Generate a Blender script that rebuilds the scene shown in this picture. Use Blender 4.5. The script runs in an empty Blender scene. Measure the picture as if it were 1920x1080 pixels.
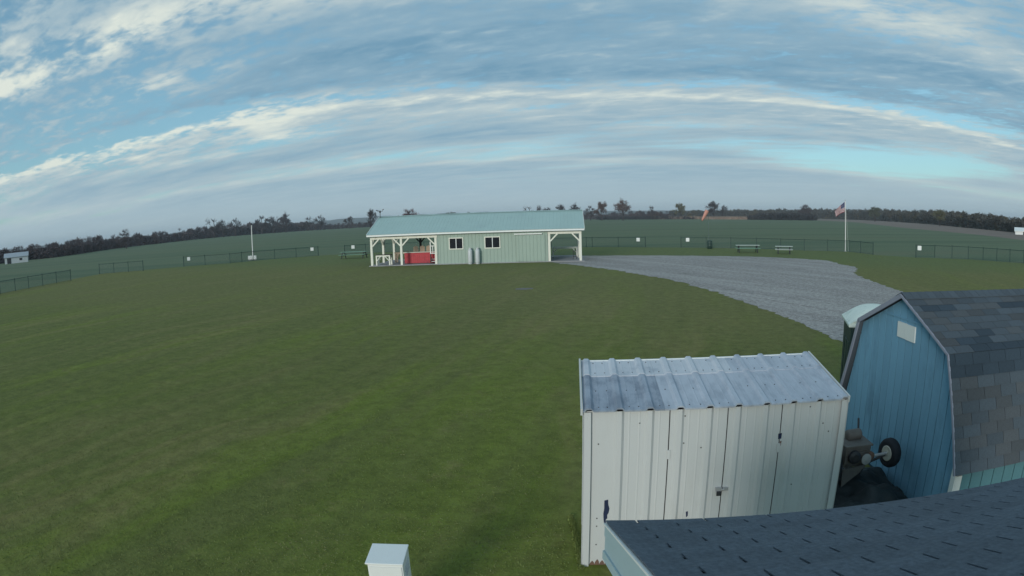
import bpy, math, random
import numpy as np
from mathutils import Vector, Matrix
R = math.radians
scene = bpy.context.scene
COL = scene.collection
rng = random.Random(7)

# ------------------------------------------------------------------ camera
CAM_H = 3.8
cd = bpy.data.cameras.new('camera'); cam = bpy.data.objects.new('camera', cd); COL.objects.link(cam)
pitch, roll = -0.11698, -0.03014
fw = Vector((0, math.cos(pitch), math.sin(pitch))); upv = Vector((0, -math.sin(pitch), math.cos(pitch))); rt = Vector((1, 0, 0))
right = math.cos(roll)*rt + math.sin(roll)*upv
up = -math.sin(roll)*rt + math.cos(roll)*upv
m = Matrix((right, up, -fw)).transposed().to_4x4(); m.translation = (0, 0, CAM_H)
cam.matrix_world = m
cd.type = 'PANO'                       # wide surveillance lens, about 100 degrees across with barrel distortion
cd.panorama_type = 'FISHEYE_LENS_POLYNOMIAL'
cd.sensor_fit = 'HORIZONTAL'; cd.sensor_width = 36.0; cd.sensor_height = 20.25
cd.fisheye_fov = R(170)
cd.fisheye_polynomial_k0 = 0.0
cd.fisheye_polynomial_k1 = -1/(1.16853*18)
cd.fisheye_polynomial_k2 = 0.0
cd.fisheye_polynomial_k3 = -0.0158647/18**3
cd.fisheye_polynomial_k4 = 0.0
cd.clip_start = 0.05; cd.clip_end = 20000
scene.camera = cam

# ------------------------------------------------------------------ colour management
vs = scene.view_settings
vs.view_transform = 'Standard'; vs.look = 'None'; vs.gamma = 1.0; vs.exposure = 0.56; vs.use_curve_mapping = False

# ------------------------------------------------------------------ sky
SUN_AZ, SUN_EL = 207.0, 14.0            # clockwise from +Y
world = bpy.data.worlds.new('World'); scene.world = world; world.use_nodes = True
wt = world.node_tree; wt.nodes.clear()
BG = 0.1

def NG(nt):
    L = nt.links
    class G: pass
    g = G()
    def sock(node, i, v):
        if v is None: return
        if isinstance(v, (int, float)): node.inputs[i].default_value = v
        elif isinstance(v, (tuple, list)): node.inputs[i].default_value = v
        else: L.new(v, node.inputs[i])
    def math_(op, a, b=None, c=None, clamp=False):
        n = nt.nodes.new('ShaderNodeMath'); n.operation = op; n.use_clamp = clamp
        sock(n, 0, a); sock(n, 1, b); sock(n, 2, c); return n.outputs[0]
    def noise(vec, scale, detail=6, rough=0.55, dist=0.0):
        n = nt.nodes.new('ShaderNodeTexNoise'); n.inputs['Scale'].default_value = scale
        n.inputs['Detail'].default_value = detail; n.inputs['Roughness'].default_value = rough
        n.inputs['Distortion'].default_value = dist
        if vec is not None: L.new(vec, n.inputs['Vector'])
        return n.outputs['Fac'] if 'Fac' in n.outputs else n.outputs[0]
    def comb(x, y, z=0.0):
        n = nt.nodes.new('ShaderNodeCombineXYZ'); sock(n, 0, x); sock(n, 1, y); sock(n, 2, z); return n.outputs[0]
    def ramp(fac, stops, interp='EASE'):
        n = nt.nodes.new('ShaderNodeValToRGB'); cr = n.color_ramp; cr.interpolation = interp
        while len(cr.elements) < len(stops): cr.elements.new(0.5)
        for e, (p, c) in zip(cr.elements, stops):
            e.position = p
            e.color = (c, c, c, 1) if isinstance(c, (int, float)) else (*c, 1)
        L.new(fac, n.inputs[0]); return n.outputs[0]
    def mix(fac, a, b, typ='MIX'):
        n = nt.nodes.new('ShaderNodeMix'); n.data_type = 'RGBA'; n.blend_type = typ
        sock(n, 0, fac)
        for i, v in ((6, a), (7, b)):
            if isinstance(v, (tuple, list)): n.inputs[i].default_value = (*v[:3], 1)
            else: L.new(v, n.inputs[i])
        return n.outputs[2]
    def sstep(x, a, b):
        n = nt.nodes.new('ShaderNodeMapRange'); n.interpolation_type = 'SMOOTHSTEP'
        L.new(x, n.inputs[0]); n.inputs[1].default_value = a; n.inputs[2].default_value = b; return n.outputs[0]
    g.math = math_; g.noise = noise; g.comb = comb; g.ramp = ramp; g.mix = mix; g.sstep = sstep; g.L = L
    g.new = nt.nodes.new
    return g

def build_sky():
    g = NG(wt); M_ = g.math
    sky = g.new('ShaderNodeTexSky'); sky.sky_type = 'NISHITA'; sky.sun_disc = False
    sky.sun_elevation = R(SUN_EL); sky.sun_rotation = R(SUN_AZ); sky.air_density = 1.0; sky.dust_density = 0.3; sky.ozone_density = 2.0
    tc = g.new('ShaderNodeTexCoord'); sp = g.new('ShaderNodeSeparateXYZ'); g.L.new(tc.outputs['Generated'], sp.inputs[0])
    x, y, z = sp.outputs
    zc = M_('ADD', M_('MAXIMUM', z, 0.0), 0.08)
    px, py = M_('DIVIDE', x, zc), M_('DIVIDE', y, zc)      # a flat cloud deck seen from below
    def off(n_, amp): return M_('MULTIPLY', M_('SUBTRACT', n_, 0.5), amp)
    # slow warp of the bands
    w1 = g.noise(g.comb(M_('MULTIPLY', px, 0.45), M_('MULTIPLY', py, 0.7), 3.1), 1.0, 3)
    w2 = g.noise(g.comb(M_('MULTIPLY', px, 1.3), M_('MULTIPLY', py, 1.8), 8.7), 1.5, 6, 0.6)
    pyw = M_('ADD', py, M_('ADD', off(w1, 0.75), off(w2, 0.32)))
    band = M_('DIVIDE', pyw, 10.0)
    cov = g.ramp(band, [(0.0, .72), (.160, .70), (.19, .74), (.22, .80), (.295, .84), (.316, .46), (.336, .95), (.40, .86), (.45, .74), (.53, .72), (.57, .80), (.64, .92), (.80, .98), (1.0, 1.05)], 'LINEAR')
    bri = g.ramp(band, [(0.0, .30), (.165, .34), (.190, .58), (.225, .16), (.295, .12), (.318, .36), (.338, .80), (.349, .52), (.40, .42), (.46, .36), (.53, .42), (.560, .54), (.60, .34), (.68, .28), (.95, .30)], 'EASE')
    # texture running along the bands
    u = M_('ADD', px, M_('MULTIPLY', py, 0.12)); v = M_('ADD', py, M_('MULTIPLY', px, 0.24))
    s1 = g.noise(g.comb(M_('MULTIPLY', u, 0.5), M_('MULTIPLY', v, 1.5), 1.0), 1.0, 7, 0.52, 0.3)
    s2 = g.noise(g.comb(M_('MULTIPLY', u, 1.5), M_('MULTIPLY', v, 3.6), 5.0), 1.4, 7, 0.56, 0.4)
    rip = g.noise(g.comb(M_('MULTIPLY', u, 8.0), M_('MULTIPLY', v, 11.0), 2.0), 1.3, 4, 0.55, 0.4)
    s3 = g.noise(g.comb(M_('MULTIPLY', u, 3.2), M_('MULTIPLY', v, 6.5), 9.0), 1.2, 5, 0.55, 0.5)
    near = g.sstep(pyw, 5.2, 3.0)                          # ripples show only in the nearer cloud
    # openings towards the left and a clear window low on the right
    lft = M_('MULTIPLY', g.sstep(px, -0.5, -1.9), g.sstep(pyw, 4.6, 3.6))
    dx, dy = M_('SUBTRACT', px, 3.3), M_('SUBTRACT', pyw, 4.75)
    r2 = M_('ADD', M_('MULTIPLY', M_('MULTIPLY', dx, dx), 0.26), M_('MULTIPLY', M_('MULTIPLY', dy, dy), 1.2))
    rgt = g.sstep(r2, 1.3, 0.0)
    c = M_('ADD', cov, off(s1, 1.15))
    c = M_('ADD', c, off(s2, 0.62))
    c = M_('ADD', c, M_('MULTIPLY', M_('ADD', off(rip, 0.85), off(s3, 0.75)), near))
    c = M_('SUBTRACT', c, M_('MULTIPLY', lft, 0.27))
    c = M_('SUBTRACT', c, M_('MULTIPLY', rgt, 0.36))
    lump0 = M_('MULTIPLY', g.sstep(g.noise(g.comb(M_('MULTIPLY', u, 1.0), M_('MULTIPLY', v, 1.9), 14.0), 1.1, 4, 0.5), 0.50, 0.66), lft)
    c = M_('ADD', c, M_('MULTIPLY', lump0, 0.25))
    alpha = M_('MULTIPLY', g.sstep(c, 0.34, 0.80), 0.97)
    b = M_('ADD', bri, off(s2, 0.78))
    b = M_('ADD', b, M_('MULTIPLY', M_('ADD', off(rip, 0.62), off(s3, 0.9)), near))
    b = M_('ADD', b, off(s1, -0.35))
    # thin cloud edges are lit brighter than the thick middle
    lump = M_('MULTIPLY', g.sstep(g.noise(g.comb(M_('MULTIPLY', u, 1.0), M_('MULTIPLY', v, 1.9), 14.0), 1.1, 4, 0.5), 0.50, 0.66), lft)
    b = M_('ADD', b, M_('MULTIPLY', lump, 0.42))
    edge = M_('MULTIPLY', g.sstep(c, 1.0, 0.55), 0.16)
    b = M_('ADD', M_('ADD', b, edge), M_('MULTIPLY', lft, 0.06), clamp=True)
    K = 1/BG
    cloud = g.ramp(b, [(0.0, (0.112, 0.222, 0.312)), (0.30, (0.178, 0.285, 0.362)), (0.62, (0.300, 0.378, 0.410)), (1.0, (0.52, 0.555, 0.50))], 'LINEAR')
    cloud = g.mix(1.0, cloud, (K, K, K), 'MULTIPLY')
    # low air greys the far end of the deck
    hz = g.sstep(z, 0.13, 0.0)
    cloud = g.mix(M_('MULTIPLY', hz, 0.80), cloud, (0.335*K, 0.415*K, 0.448*K))
    gm = g.new('ShaderNodeGamma'); g.L.new(g.mix(1.0, sky.outputs[0], (BG, BG, BG), 'MULTIPLY'), gm.inputs[0]); gm.inputs[1].default_value = 0.55
    clear = g.mix(1.0, gm.outputs[0], tuple(k*K for k in SKYG), 'MULTIPLY')
    col = g.mix(alpha, clear, cloud)
    bg = g.new('ShaderNodeBackground'); bg.inputs[1].default_value = BG
    out = g.new('ShaderNodeOutputWorld'); g.L.new(col, bg.inputs[0]); g.L.new(bg.outputs[0], out.inputs[0])
SKYG = (0.40, 0.60, 0.66)
build_sky()

sd = bpy.data.lights.new('sun', 'SUN'); sun = bpy.data.objects.new('sun', sd); COL.objects.link(sun)
sd.energy = 1.35; sd.angle = R(16); sd.color = (1.0, 0.95, 0.88)
sv = Vector((math.sin(R(SUN_AZ))*math.cos(R(SUN_EL)), math.cos(R(SUN_AZ))*math.cos(R(SUN_EL)), math.sin(R(SUN_EL))))
sun.rotation_euler = (-sv).to_track_quat('-Z', 'Y').to_euler()

# ------------------------------------------------------------------ materials
def P(name, base, rough=0.7, var=0.12, scale=6.0, bump=0.0, bscale=40.0, metal=0.0, tint=None, tscale=1.5, tlim=(0.5, 0.7), stretch=None, rnd=0.0, spec=0.4):
    """Principled material: base colour broken up by noise, a second tint in patches, optional bump and per-object tone."""
    mt = bpy.data.materials.new(name); mt.use_nodes = True; nt = mt.node_tree; g = NG(nt)
    bs = nt.nodes['Principled BSDF']; bs.inputs['Roughness'].default_value = rough; bs.inputs['Metallic'].default_value = metal
    bs.inputs['Specular IOR Level'].default_value = spec
    tc = g.new('ShaderNodeTexCoord'); vec = tc.outputs['Object']
    if stretch:
        mp = g.new('ShaderNodeMapping'); mp.inputs['Scale'].default_value = stretch; g.L.new(vec, mp.inputs[0]); vec = mp.outputs[0]
    lo = tuple(max(0, c*(1-var)) for c in base); hi = tuple(min(1, c*(1+var)) for c in base)
    col = g.mix(g.noise(vec, scale, 5), lo, hi)
    if tint:
        col = g.mix(g.sstep(g.noise(vec, tscale, 7, 0.65), *tlim), col, tint)
    if rnd:
        oi = g.new('ShaderNodeObjectInfo')
        f = g.math('ADD', g.math('MULTIPLY', oi.outputs['Random'], 2*rnd), 1-rnd)
        col = g.mix(1.0, col, g.comb(f, f, f), 'MULTIPLY')
    g.L.new(col, bs.inputs['Base Color'])
    if bump:
        bn = g.new('ShaderNodeBump'); bn.inputs['Strength'].default_value = 1.0; bn.inputs['Distance'].default_value = bump
        g.L.new(g.noise(vec, bscale, 4), bn.inputs['Height']); g.L.new(bn.outputs[0], bs.inputs['Normal'])
    return mt

MT = {}
def grass_mat(name, field):
    mt = bpy.data.materials.new(name); mt.use_nodes = True; nt = mt.node_tree; g = NG(nt)
    bs = nt.nodes['Principled BSDF']; bs.inputs['Roughness'].default_value = 0.9; bs.inputs['Specular IOR Level'].default_value = 0.15
    tc = g.new('ShaderNodeTexCoord'); mp = g.new('ShaderNodeMapping'); g.L.new(tc.outputs['Object'], mp.inputs[0])
    mp.inputs['Rotation'].default_value = (0, 0, R(20) if not field else R(-4))
    vec = mp.outputs[0]
    sp = g.new('ShaderNodeSeparateXYZ'); g.L.new(vec, sp.inputs[0])
    if field:
        col = g.mix(g.noise(vec, 0.05, 6), (0.104, 0.148, 0.082), (0.138, 0.168, 0.096))
        strip = g.noise(g.comb(g.math('MULTIPLY', sp.outputs[0], 0.02), g.math('MULTIPLY', sp.outputs[1], 0.35)), 0.45, 5)
        col = g.mix(g.math('MULTIPLY', g.sstep(strip, 0.50, 0.66), 0.65), col, (0.146, 0.154, 0.089))
        strip2 = g.noise(g.comb(g.math('MULTIPLY', sp.outputs[0], 0.03), sp.outputs[1], 4.0), 0.16, 3)
        col = g.mix(g.math('MULTIPLY', g.sstep(strip2, 0.52, 0.6), 0.45), col, (0.061, 0.105, 0.059))
    else:
        # mown lawn: long soft streaks along the mowing direction, dry straw patches, lush strips
        col = g.mix(g.noise(vec, 0.25, 7, 0.6), (0.090, 0.114, 0.027), (0.126, 0.138, 0.041))
        wob = g.math('ADD', sp.outputs[0], g.math('MULTIPLY', g.math('SUBTRACT', g.noise(vec, 0.12, 3), 0.5), 2.5))
        st = g.noise(g.comb(wob, g.math('MULTIPLY', sp.outputs[1], 0.12)), 0.34, 7, 0.62, 0.8)
        col = g.mix(g.math('MULTIPLY', g.sstep(st, 0.47, 0.66), 0.85), col, (0.131, 0.176, 0.022))
        st2 = g.noise(g.comb(wob, g.math('MULTIPLY', sp.outputs[1], 0.16), 7.0), 0.46, 8, 0.68, 0.8)
        col = g.mix(g.math('MULTIPLY', g.sstep(st2, 0.48, 0.68), 0.85), col, (0.188, 0.166, 0.064))
        mow = g.math('SINE', g.math('MULTIPLY', wob, 5.2))
        col = g.mix(g.math('MULTIPLY', g.sstep(mow, -0.3, 0.6), 0.22), col, (0.153, 0.170, 0.051))
        big = g.noise(vec, 0.07, 4)
        dist = g.sstep(g.math('ADD', sp.outputs[1], g.math('MULTIPLY', g.math('SUBTRACT', big, 0.5), 26)), 10.0, 26.0)
        col = g.mix(g.math('MULTIPLY', dist, 0.60), col, (0.149, 0.142, 0.055))
        far = g.sstep(g.math('ADD', sp.outputs[1], g.math('MULTIPLY', g.math('SUBTRACT', big, 0.5), 14)), 38.0, 54.0)
        col = g.mix(g.math('MULTIPLY', far, 0.75), col, (0.094, 0.134, 0.050))
        sp3 = g.noise(vec, 2.2, 6, 0.7)
        col = g.mix(g.math('MULTIPLY', g.sstep(sp3, 0.55, 0.75), 0.45), col, (0.063, 0.094, 0.020))
        g1 = g.noise(vec, 1.1, 9, 0.8)
        col = g.mix(g.math('MULTIPLY', g.sstep(g1, 0.52, 0.70), 0.6), col, (0.209, 0.180, 0.073))
        g2 = g.noise(g.comb(sp.outputs[0], sp.outputs[1], 3.0), 4.0, 7, 0.8)
        col = g.mix(g.math('MULTIPLY', g.sstep(g2, 0.54, 0.72), 0.5), col, (0.057, 0.080, 0.020))
        gz = g.noise(vec, 2.6, 9, 0.88)
        gf = g.math('ADD', g.math('MULTIPLY', g.sstep(gz, 0.36, 0.64), 0.66), 0.80)
        col = g.mix(1.0, col, g.comb(gf, gf, gf), 'MULTIPLY')
        fine = g.noise(vec, 38.0, 3, 0.7)
        col = g.mix(g.math('MULTIPLY', g.sstep(fine, 0.35, 0.75), 0.5), col, (0.163, 0.168, 0.050))
        bn = g.new('ShaderNodeBump'); bn.inputs['Distance'].default_value = 0.03; bn.inputs['Strength'].default_value = 0.8
        g.L.new(g.noise(vec, 22.0, 6, 0.75), bn.inputs['Height']); g.L.new(bn.outputs[0], bs.inputs['Normal'])
    g.L.new(col, bs.inputs['Base Color'])
    return mt
MT['field'] = grass_mat('field_grass', True)
MT['lawn'] = grass_mat('lawn_grass', False)

def gravel_mat():
    mt = bpy.data.materials.new('gravel'); mt.use_nodes = True; nt = mt.node_tree; g = NG(nt)
    bs = nt.nodes['Principled BSDF']; bs.inputs['Roughness'].default_value = 0.95; bs.inputs['Specular IOR Level'].default_value = 0.2
    tc = g.new('ShaderNodeTexCoord'); vec = tc.outputs['Object']
    vo = g.new('ShaderNodeTexVoronoi'); vo.inputs['Scale'].default_value = 22; g.L.new(vec, vo.inputs['Vector'])
    col = g.mix(g.noise(vec, 0.22, 6, 0.6), (0.35, 0.325, 0.312), (0.425, 0.393, 0.372))
    col = g.mix(0.55, col, g.mix(vo.outputs['Color'], (0.155, 0.148, 0.142), (0.48, 0.452, 0.425)))
    col = g.mix(g.math('MULTIPLY', g.sstep(g.noise(vec, 0.9, 8, 0.75), 0.5, 0.75), 0.4), col, (0.37, 0.37, 0.375))
    col = g.mix(g.math('MULTIPLY', g.sstep(g.noise(vec, 0.5, 5, 0.6), 0.55, 0.75), 0.4), col, (0.12, 0.115, 0.11))
    sg = g.new('ShaderNodeSeparateXYZ'); g.L.new(vec, sg.inputs[0])
    rut = g.noise(g.comb(g.math('ADD', sg.outputs[0], g.math('MULTIPLY', sg.outputs[1], 0.45)), g.math('MULTIPLY', sg.outputs[1], 0.12)), 0.55, 6, 0.65, 0.6)
    col = g.mix(g.math('MULTIPLY', g.sstep(rut, 0.46, 0.62), 0.45), col, (0.50, 0.475, 0.45))
    gr = g.noise(vec, 5.0, 8, 0.85)
    col = g.mix(g.sstep(gr, 0.36, 0.66), g.mix(1.0, col, (0.62, 0.62, 0.63), 'MULTIPLY'), g.mix(1.0, col, (1.35, 1.35, 1.33), 'MULTIPLY'))
    g.L.new(col, bs.inputs['Base Color'])
    bn = g.new('ShaderNodeBump'); bn.inputs['Distance'].default_value = 0.03
    g.L.new(vo.outputs['Distance'], bn.inputs['Height']); g.L.new(bn.outputs[0], bs.inputs['Normal'])
    return mt
MT['gravel'] = gravel_mat()
MT['stubble'] = P('harvested_crop', (0.19, 0.145, 0.115), 0.95, 0.25, 0.05, tint=(0.13, 0.095, 0.08), tscale=0.03, stretch=(1, 4, 1))
MT['hill'] = P('far_hill', (0.05, 0.06, 0.05), 0.95, 0.3, 0.01)
MT['dirt'] = P('bare_dirt', (0.17, 0.16, 0.15), 0.95, 0.25, 6)
MT['concrete'] = P('concrete', (0.33, 0.33, 0.34), 0.85, 0.12, 2.0, tint=(0.22, 0.22, 0.23), tscale=1.0)
MT['roof_green'] = P('painted_steel_roof', (0.335, 0.47, 0.45), 0.42, 0.08, 0.7, tint=(0.31, 0.43, 0.42), tscale=0.5, spec=0.5)
MT['wall_green'] = P('painted_steel_wall', (0.315, 0.405, 0.345), 0.5, 0.06, 0.6)
MT['cream'] = P('cream_paint', (0.76, 0.76, 0.66), 0.6, 0.06, 3, tint=(0.62, 0.60, 0.50), tscale=2.0, tlim=(.58, .8))
MT['white'] = P('white_paint', (0.78, 0.80, 0.78), 0.5, 0.05, 4, tint=(0.62, 0.63, 0.60), tscale=2.5, tlim=(.58, .8))
MT['glass'] = P('dark_window_glass', (0.012, 0.014, 0.022), 0.08, 0.1, 2, spec=0.6)
MT['red'] = P('red_bar_panel', (0.46, 0.045, 0.055), 0.6, 0.25, 2.5, tint=(0.30, 0.03, 0.05), tscale=1.8)
MT['wood'] = P('weathered_wood', (0.44, 0.34, 0.25), 0.8, 0.25, 8, stretch=(1, 1, 6))
MT['dark_and_shaded_wood'] = P('dark_and_shaded_wood', (0.055, 0.045, 0.04), 0.8, 0.2, 8)  # dark timber; also gives the rear pavilion posts their painted shade
MT['green_paint'] = P('green_bench_paint', (0.14, 0.27, 0.20), 0.6, 0.15, 5)
MT['pale_green_paint'] = P('faded_bench_paint', (0.42, 0.47, 0.44), 0.65, 0.15, 5)
MT['dark_metal'] = P('dark_metal', (0.03, 0.032, 0.036), 0.5, 0.2, 5)
MT['fence_green'] = P('green_vinyl_coated_steel', (0.022, 0.050, 0.042), 0.5, 0.15, 5)
MT['tank'] = P('tank_enamel', (0.56, 0.59, 0.60), 0.35, 0.08, 4, tint=(0.42, 0.43, 0.44), tscale=4)
MT['galv'] = P('galvanised_steel', (0.45, 0.46, 0.47), 0.45, 0.1, 6, metal=0.5)
MT['shed_white'] = P('white_shed_steel', (0.53, 0.55, 0.545), 0.45, 0.04, 1.4, tint=(0.48, 0.49, 0.475), tscale=1.6, tlim=(.5, .8), stretch=(1, 1, .35), spec=0.5)
MT['shed_roof'] = P('weathered_shed_roof', (0.42, 0.47, 0.54), 0.55, 0.12, 5, tint=(0.30, 0.345, 0.41), tscale=3.0, tlim=(.44, .72), stretch=(2.2, .8, 1), bump=0.001)
MT['shed_roof_dark'] = P('stained_shed_roof', (0.32, 0.375, 0.45), 0.6, 0.2, 9, tint=(0.20, 0.24, 0.30), tscale=4.5, tlim=(.40, .66), stretch=(1.8, .8, 1), bump=0.001)
MT['shed_roof_pale'] = P('pale_shed_roof', (0.50, 0.54, 0.59), 0.5, 0.12, 6, tint=(0.32, 0.37, 0.43), tscale=3, bump=0.001)
MT['chip'] = P('bare_chip', (0.012, 0.022, 0.06), 0.7, 0.3, 20)
MT['rust'] = P('rust_stain', (0.15, 0.09, 0.065), 0.9, 0.4, 12)
MT['barn_blue'] = P('blue_siding', (0.148, 0.315, 0.440), 0.8, 0.16, 1.2, tint=(0.115, 0.245, 0.345), tscale=2.0, stretch=(1, 1, .4), rnd=0.05)
MT['barn_groove'] = P('blue_siding_groove', (0.02, 0.055, 0.09), 0.85, 0.1, 3)
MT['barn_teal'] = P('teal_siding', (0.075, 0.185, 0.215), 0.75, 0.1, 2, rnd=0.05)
MT['trim'] = P('faded_trim', (0.26, 0.275, 0.335), 0.6, 0.12, 6)
MT['white_panel'] = P('white_board', (0.64, 0.68, 0.66), 0.6, 0.06, 5)
MT['sh_a'] = P('shingle_grey', (0.064, 0.084, 0.102), 0.95, 0.35, 70, bump=0.002, bscale=200, rnd=0.16)
MT['sh_b'] = P('shingle_brown', (0.070, 0.082, 0.092), 0.95, 0.35, 70, bump=0.002, bscale=200, rnd=0.16)
MT['sh_c'] = P('shingle_dark', (0.036, 0.056, 0.076), 0.95, 0.35, 70, bump=0.002, bscale=200, rnd=0.15)
MT['sh_porch'] = P('porch_shingle', (0.098, 0.120, 0.148), 0.95, 0.6, 55, bump=0.004, bscale=160, rnd=0.10, tint=(0.120, 0.135, 0.15), tscale=9, tlim=(.5, .75))
MT['felt'] = P('roof_felt', (0.018, 0.020, 0.026), 0.95, 0.2, 20)
MT['fascia'] = P('pale_blue_fascia', (0.43, 0.55, 0.585), 0.5, 0.05, 3, tint=(0.37, 0.49, 0.52), tscale=2)
MT['potty_green'] = P('dark_green_plastic', (0.014, 0.040, 0.036), 0.5, 0.2, 3)
MT['potty_white'] = P('translucent_white_roof', (0.72, 0.78, 0.70), 0.45, 0.08, 5, tint=(0.55, 0.62, 0.55), tscale=6)
MT['rubber'] = P('tyre_rubber', (0.016, 0.020, 0.026), 0.8, 0.2, 20)
MT['rim'] = P('rim_paint', (0.55, 0.54, 0.46), 0.5, 0.2, 15)
MT['engine'] = P('grey_engine_casting', (0.125, 0.118, 0.108), 0.65, 0.35, 9, tint=(0.10, 0.088, 0.075), tscale=7)
MT['tarp'] = P('dark_tarp', (0.015, 0.022, 0.024), 0.6, 0.3, 4, bump=0.01, bscale=9)
MT['orange'] = P('orange_nylon', (0.58, 0.28, 0.22), 0.7, 0.12, 6)
MT['pole_white'] = P('pole_white', (0.74, 0.73, 0.70), 0.5, 0.05, 3)
MT['sock_pole'] = P('grey_green_pole', (0.10, 0.14, 0.13), 0.6, 0.1, 3)
MT['far_grey'] = P('grey_metal_roof', (0.34, 0.38, 0.42), 0.5, 0.1, 1)
MT['f_red'] = P('flag_red', (0.28, 0.045, 0.06), 0.8, 0.1, 5)
MT['f_white'] = P('flag_white', (0.50, 0.49, 0.50), 0.8, 0.05, 5)
MT['f_blue'] = P('flag_blue', (0.02, 0.03, 0.11), 0.8, 0.1, 5)
MT['bark'] = P('bark', (0.060, 0.048, 0.046), 0.95, 0.3, 3)
MT['twig'] = P('bare_twigs', (0.066, 0.052, 0.055), 0.95, 0.3, 0.6, rnd=0.15)
MT['leaf_rust'] = P('rust_leaves', (0.125, 0.075, 0.060), 0.9, 0.35, 0.5, rnd=0.1)
MT['leaf_red'] = P('red_leaves', (0.140, 0.065, 0.062), 0.9, 0.3, 0.5, rnd=0.1)
MT['leaf_olive'] = P('olive_leaves', (0.072, 0.080, 0.048), 0.9, 0.35, 0.5, rnd=0.1)
MT['leaf_yellow'] = P('yellow_green_leaves', (0.115, 0.110, 0.055), 0.9, 0.35, 0.5, rnd=0.1)
MT['wood_left'] = P('hedgerow_twigs', (0.070, 0.055, 0.060), 0.95, 0.45, 0.12, tint=(0.085, 0.055, 0.048), tscale=0.06, tlim=(.5, .62))
MT['wood_right'] = P('wood_foliage', (0.068, 0.066, 0.058), 0.95, 0.45, 0.12, tint=(0.095, 0.078, 0.040), tscale=0.05, tlim=(.52, .64))
MT['wood_dark'] = P('dark_hedge', (0.045, 0.043, 0.046), 0.95, 0.4, 0.2)
MT['blade'] = P('grass_blades', (0.150, 0.195, 0.050), 0.8, 0.35, 1.2, tint=(0.190, 0.190, 0.090), tscale=0.6, tlim=(.44, .68))

def chain_mat():
    mt = bpy.data.materials.new('chain_link_weave'); mt.use_nodes = True; nt = mt.node_tree; g = NG(nt)
    bs = nt.nodes['Principled BSDF']; bs.inputs['Base Color'].default_value = (0.022, 0.060, 0.055, 1); bs.inputs['Roughness'].default_value = 0.5
    tc = g.new('ShaderNodeTexCoord'); sp = g.new('ShaderNodeSeparateXYZ'); g.L.new(tc.outputs['Object'], sp.inputs[0])
    s = g.math('ADD', g.math('MULTIPLY', sp.outputs[0], 14.0), g.math('MULTIPLY', sp.outputs[2], 14.0))
    d = g.math('SUBTRACT', g.math('MULTIPLY', sp.outputs[0], 14.0), g.math('MULTIPLY', sp.outputs[2], 14.0))
    a = g.math('LESS_THAN', g.math('FRACT', s), 0.085); b = g.math('LESS_THAN', g.math('FRACT', d), 0.085)
    g.L.new(g.math('MAXIMUM', a, b), bs.inputs['Alpha'])
    return mt
MT['chain'] = chain_mat()

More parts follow.
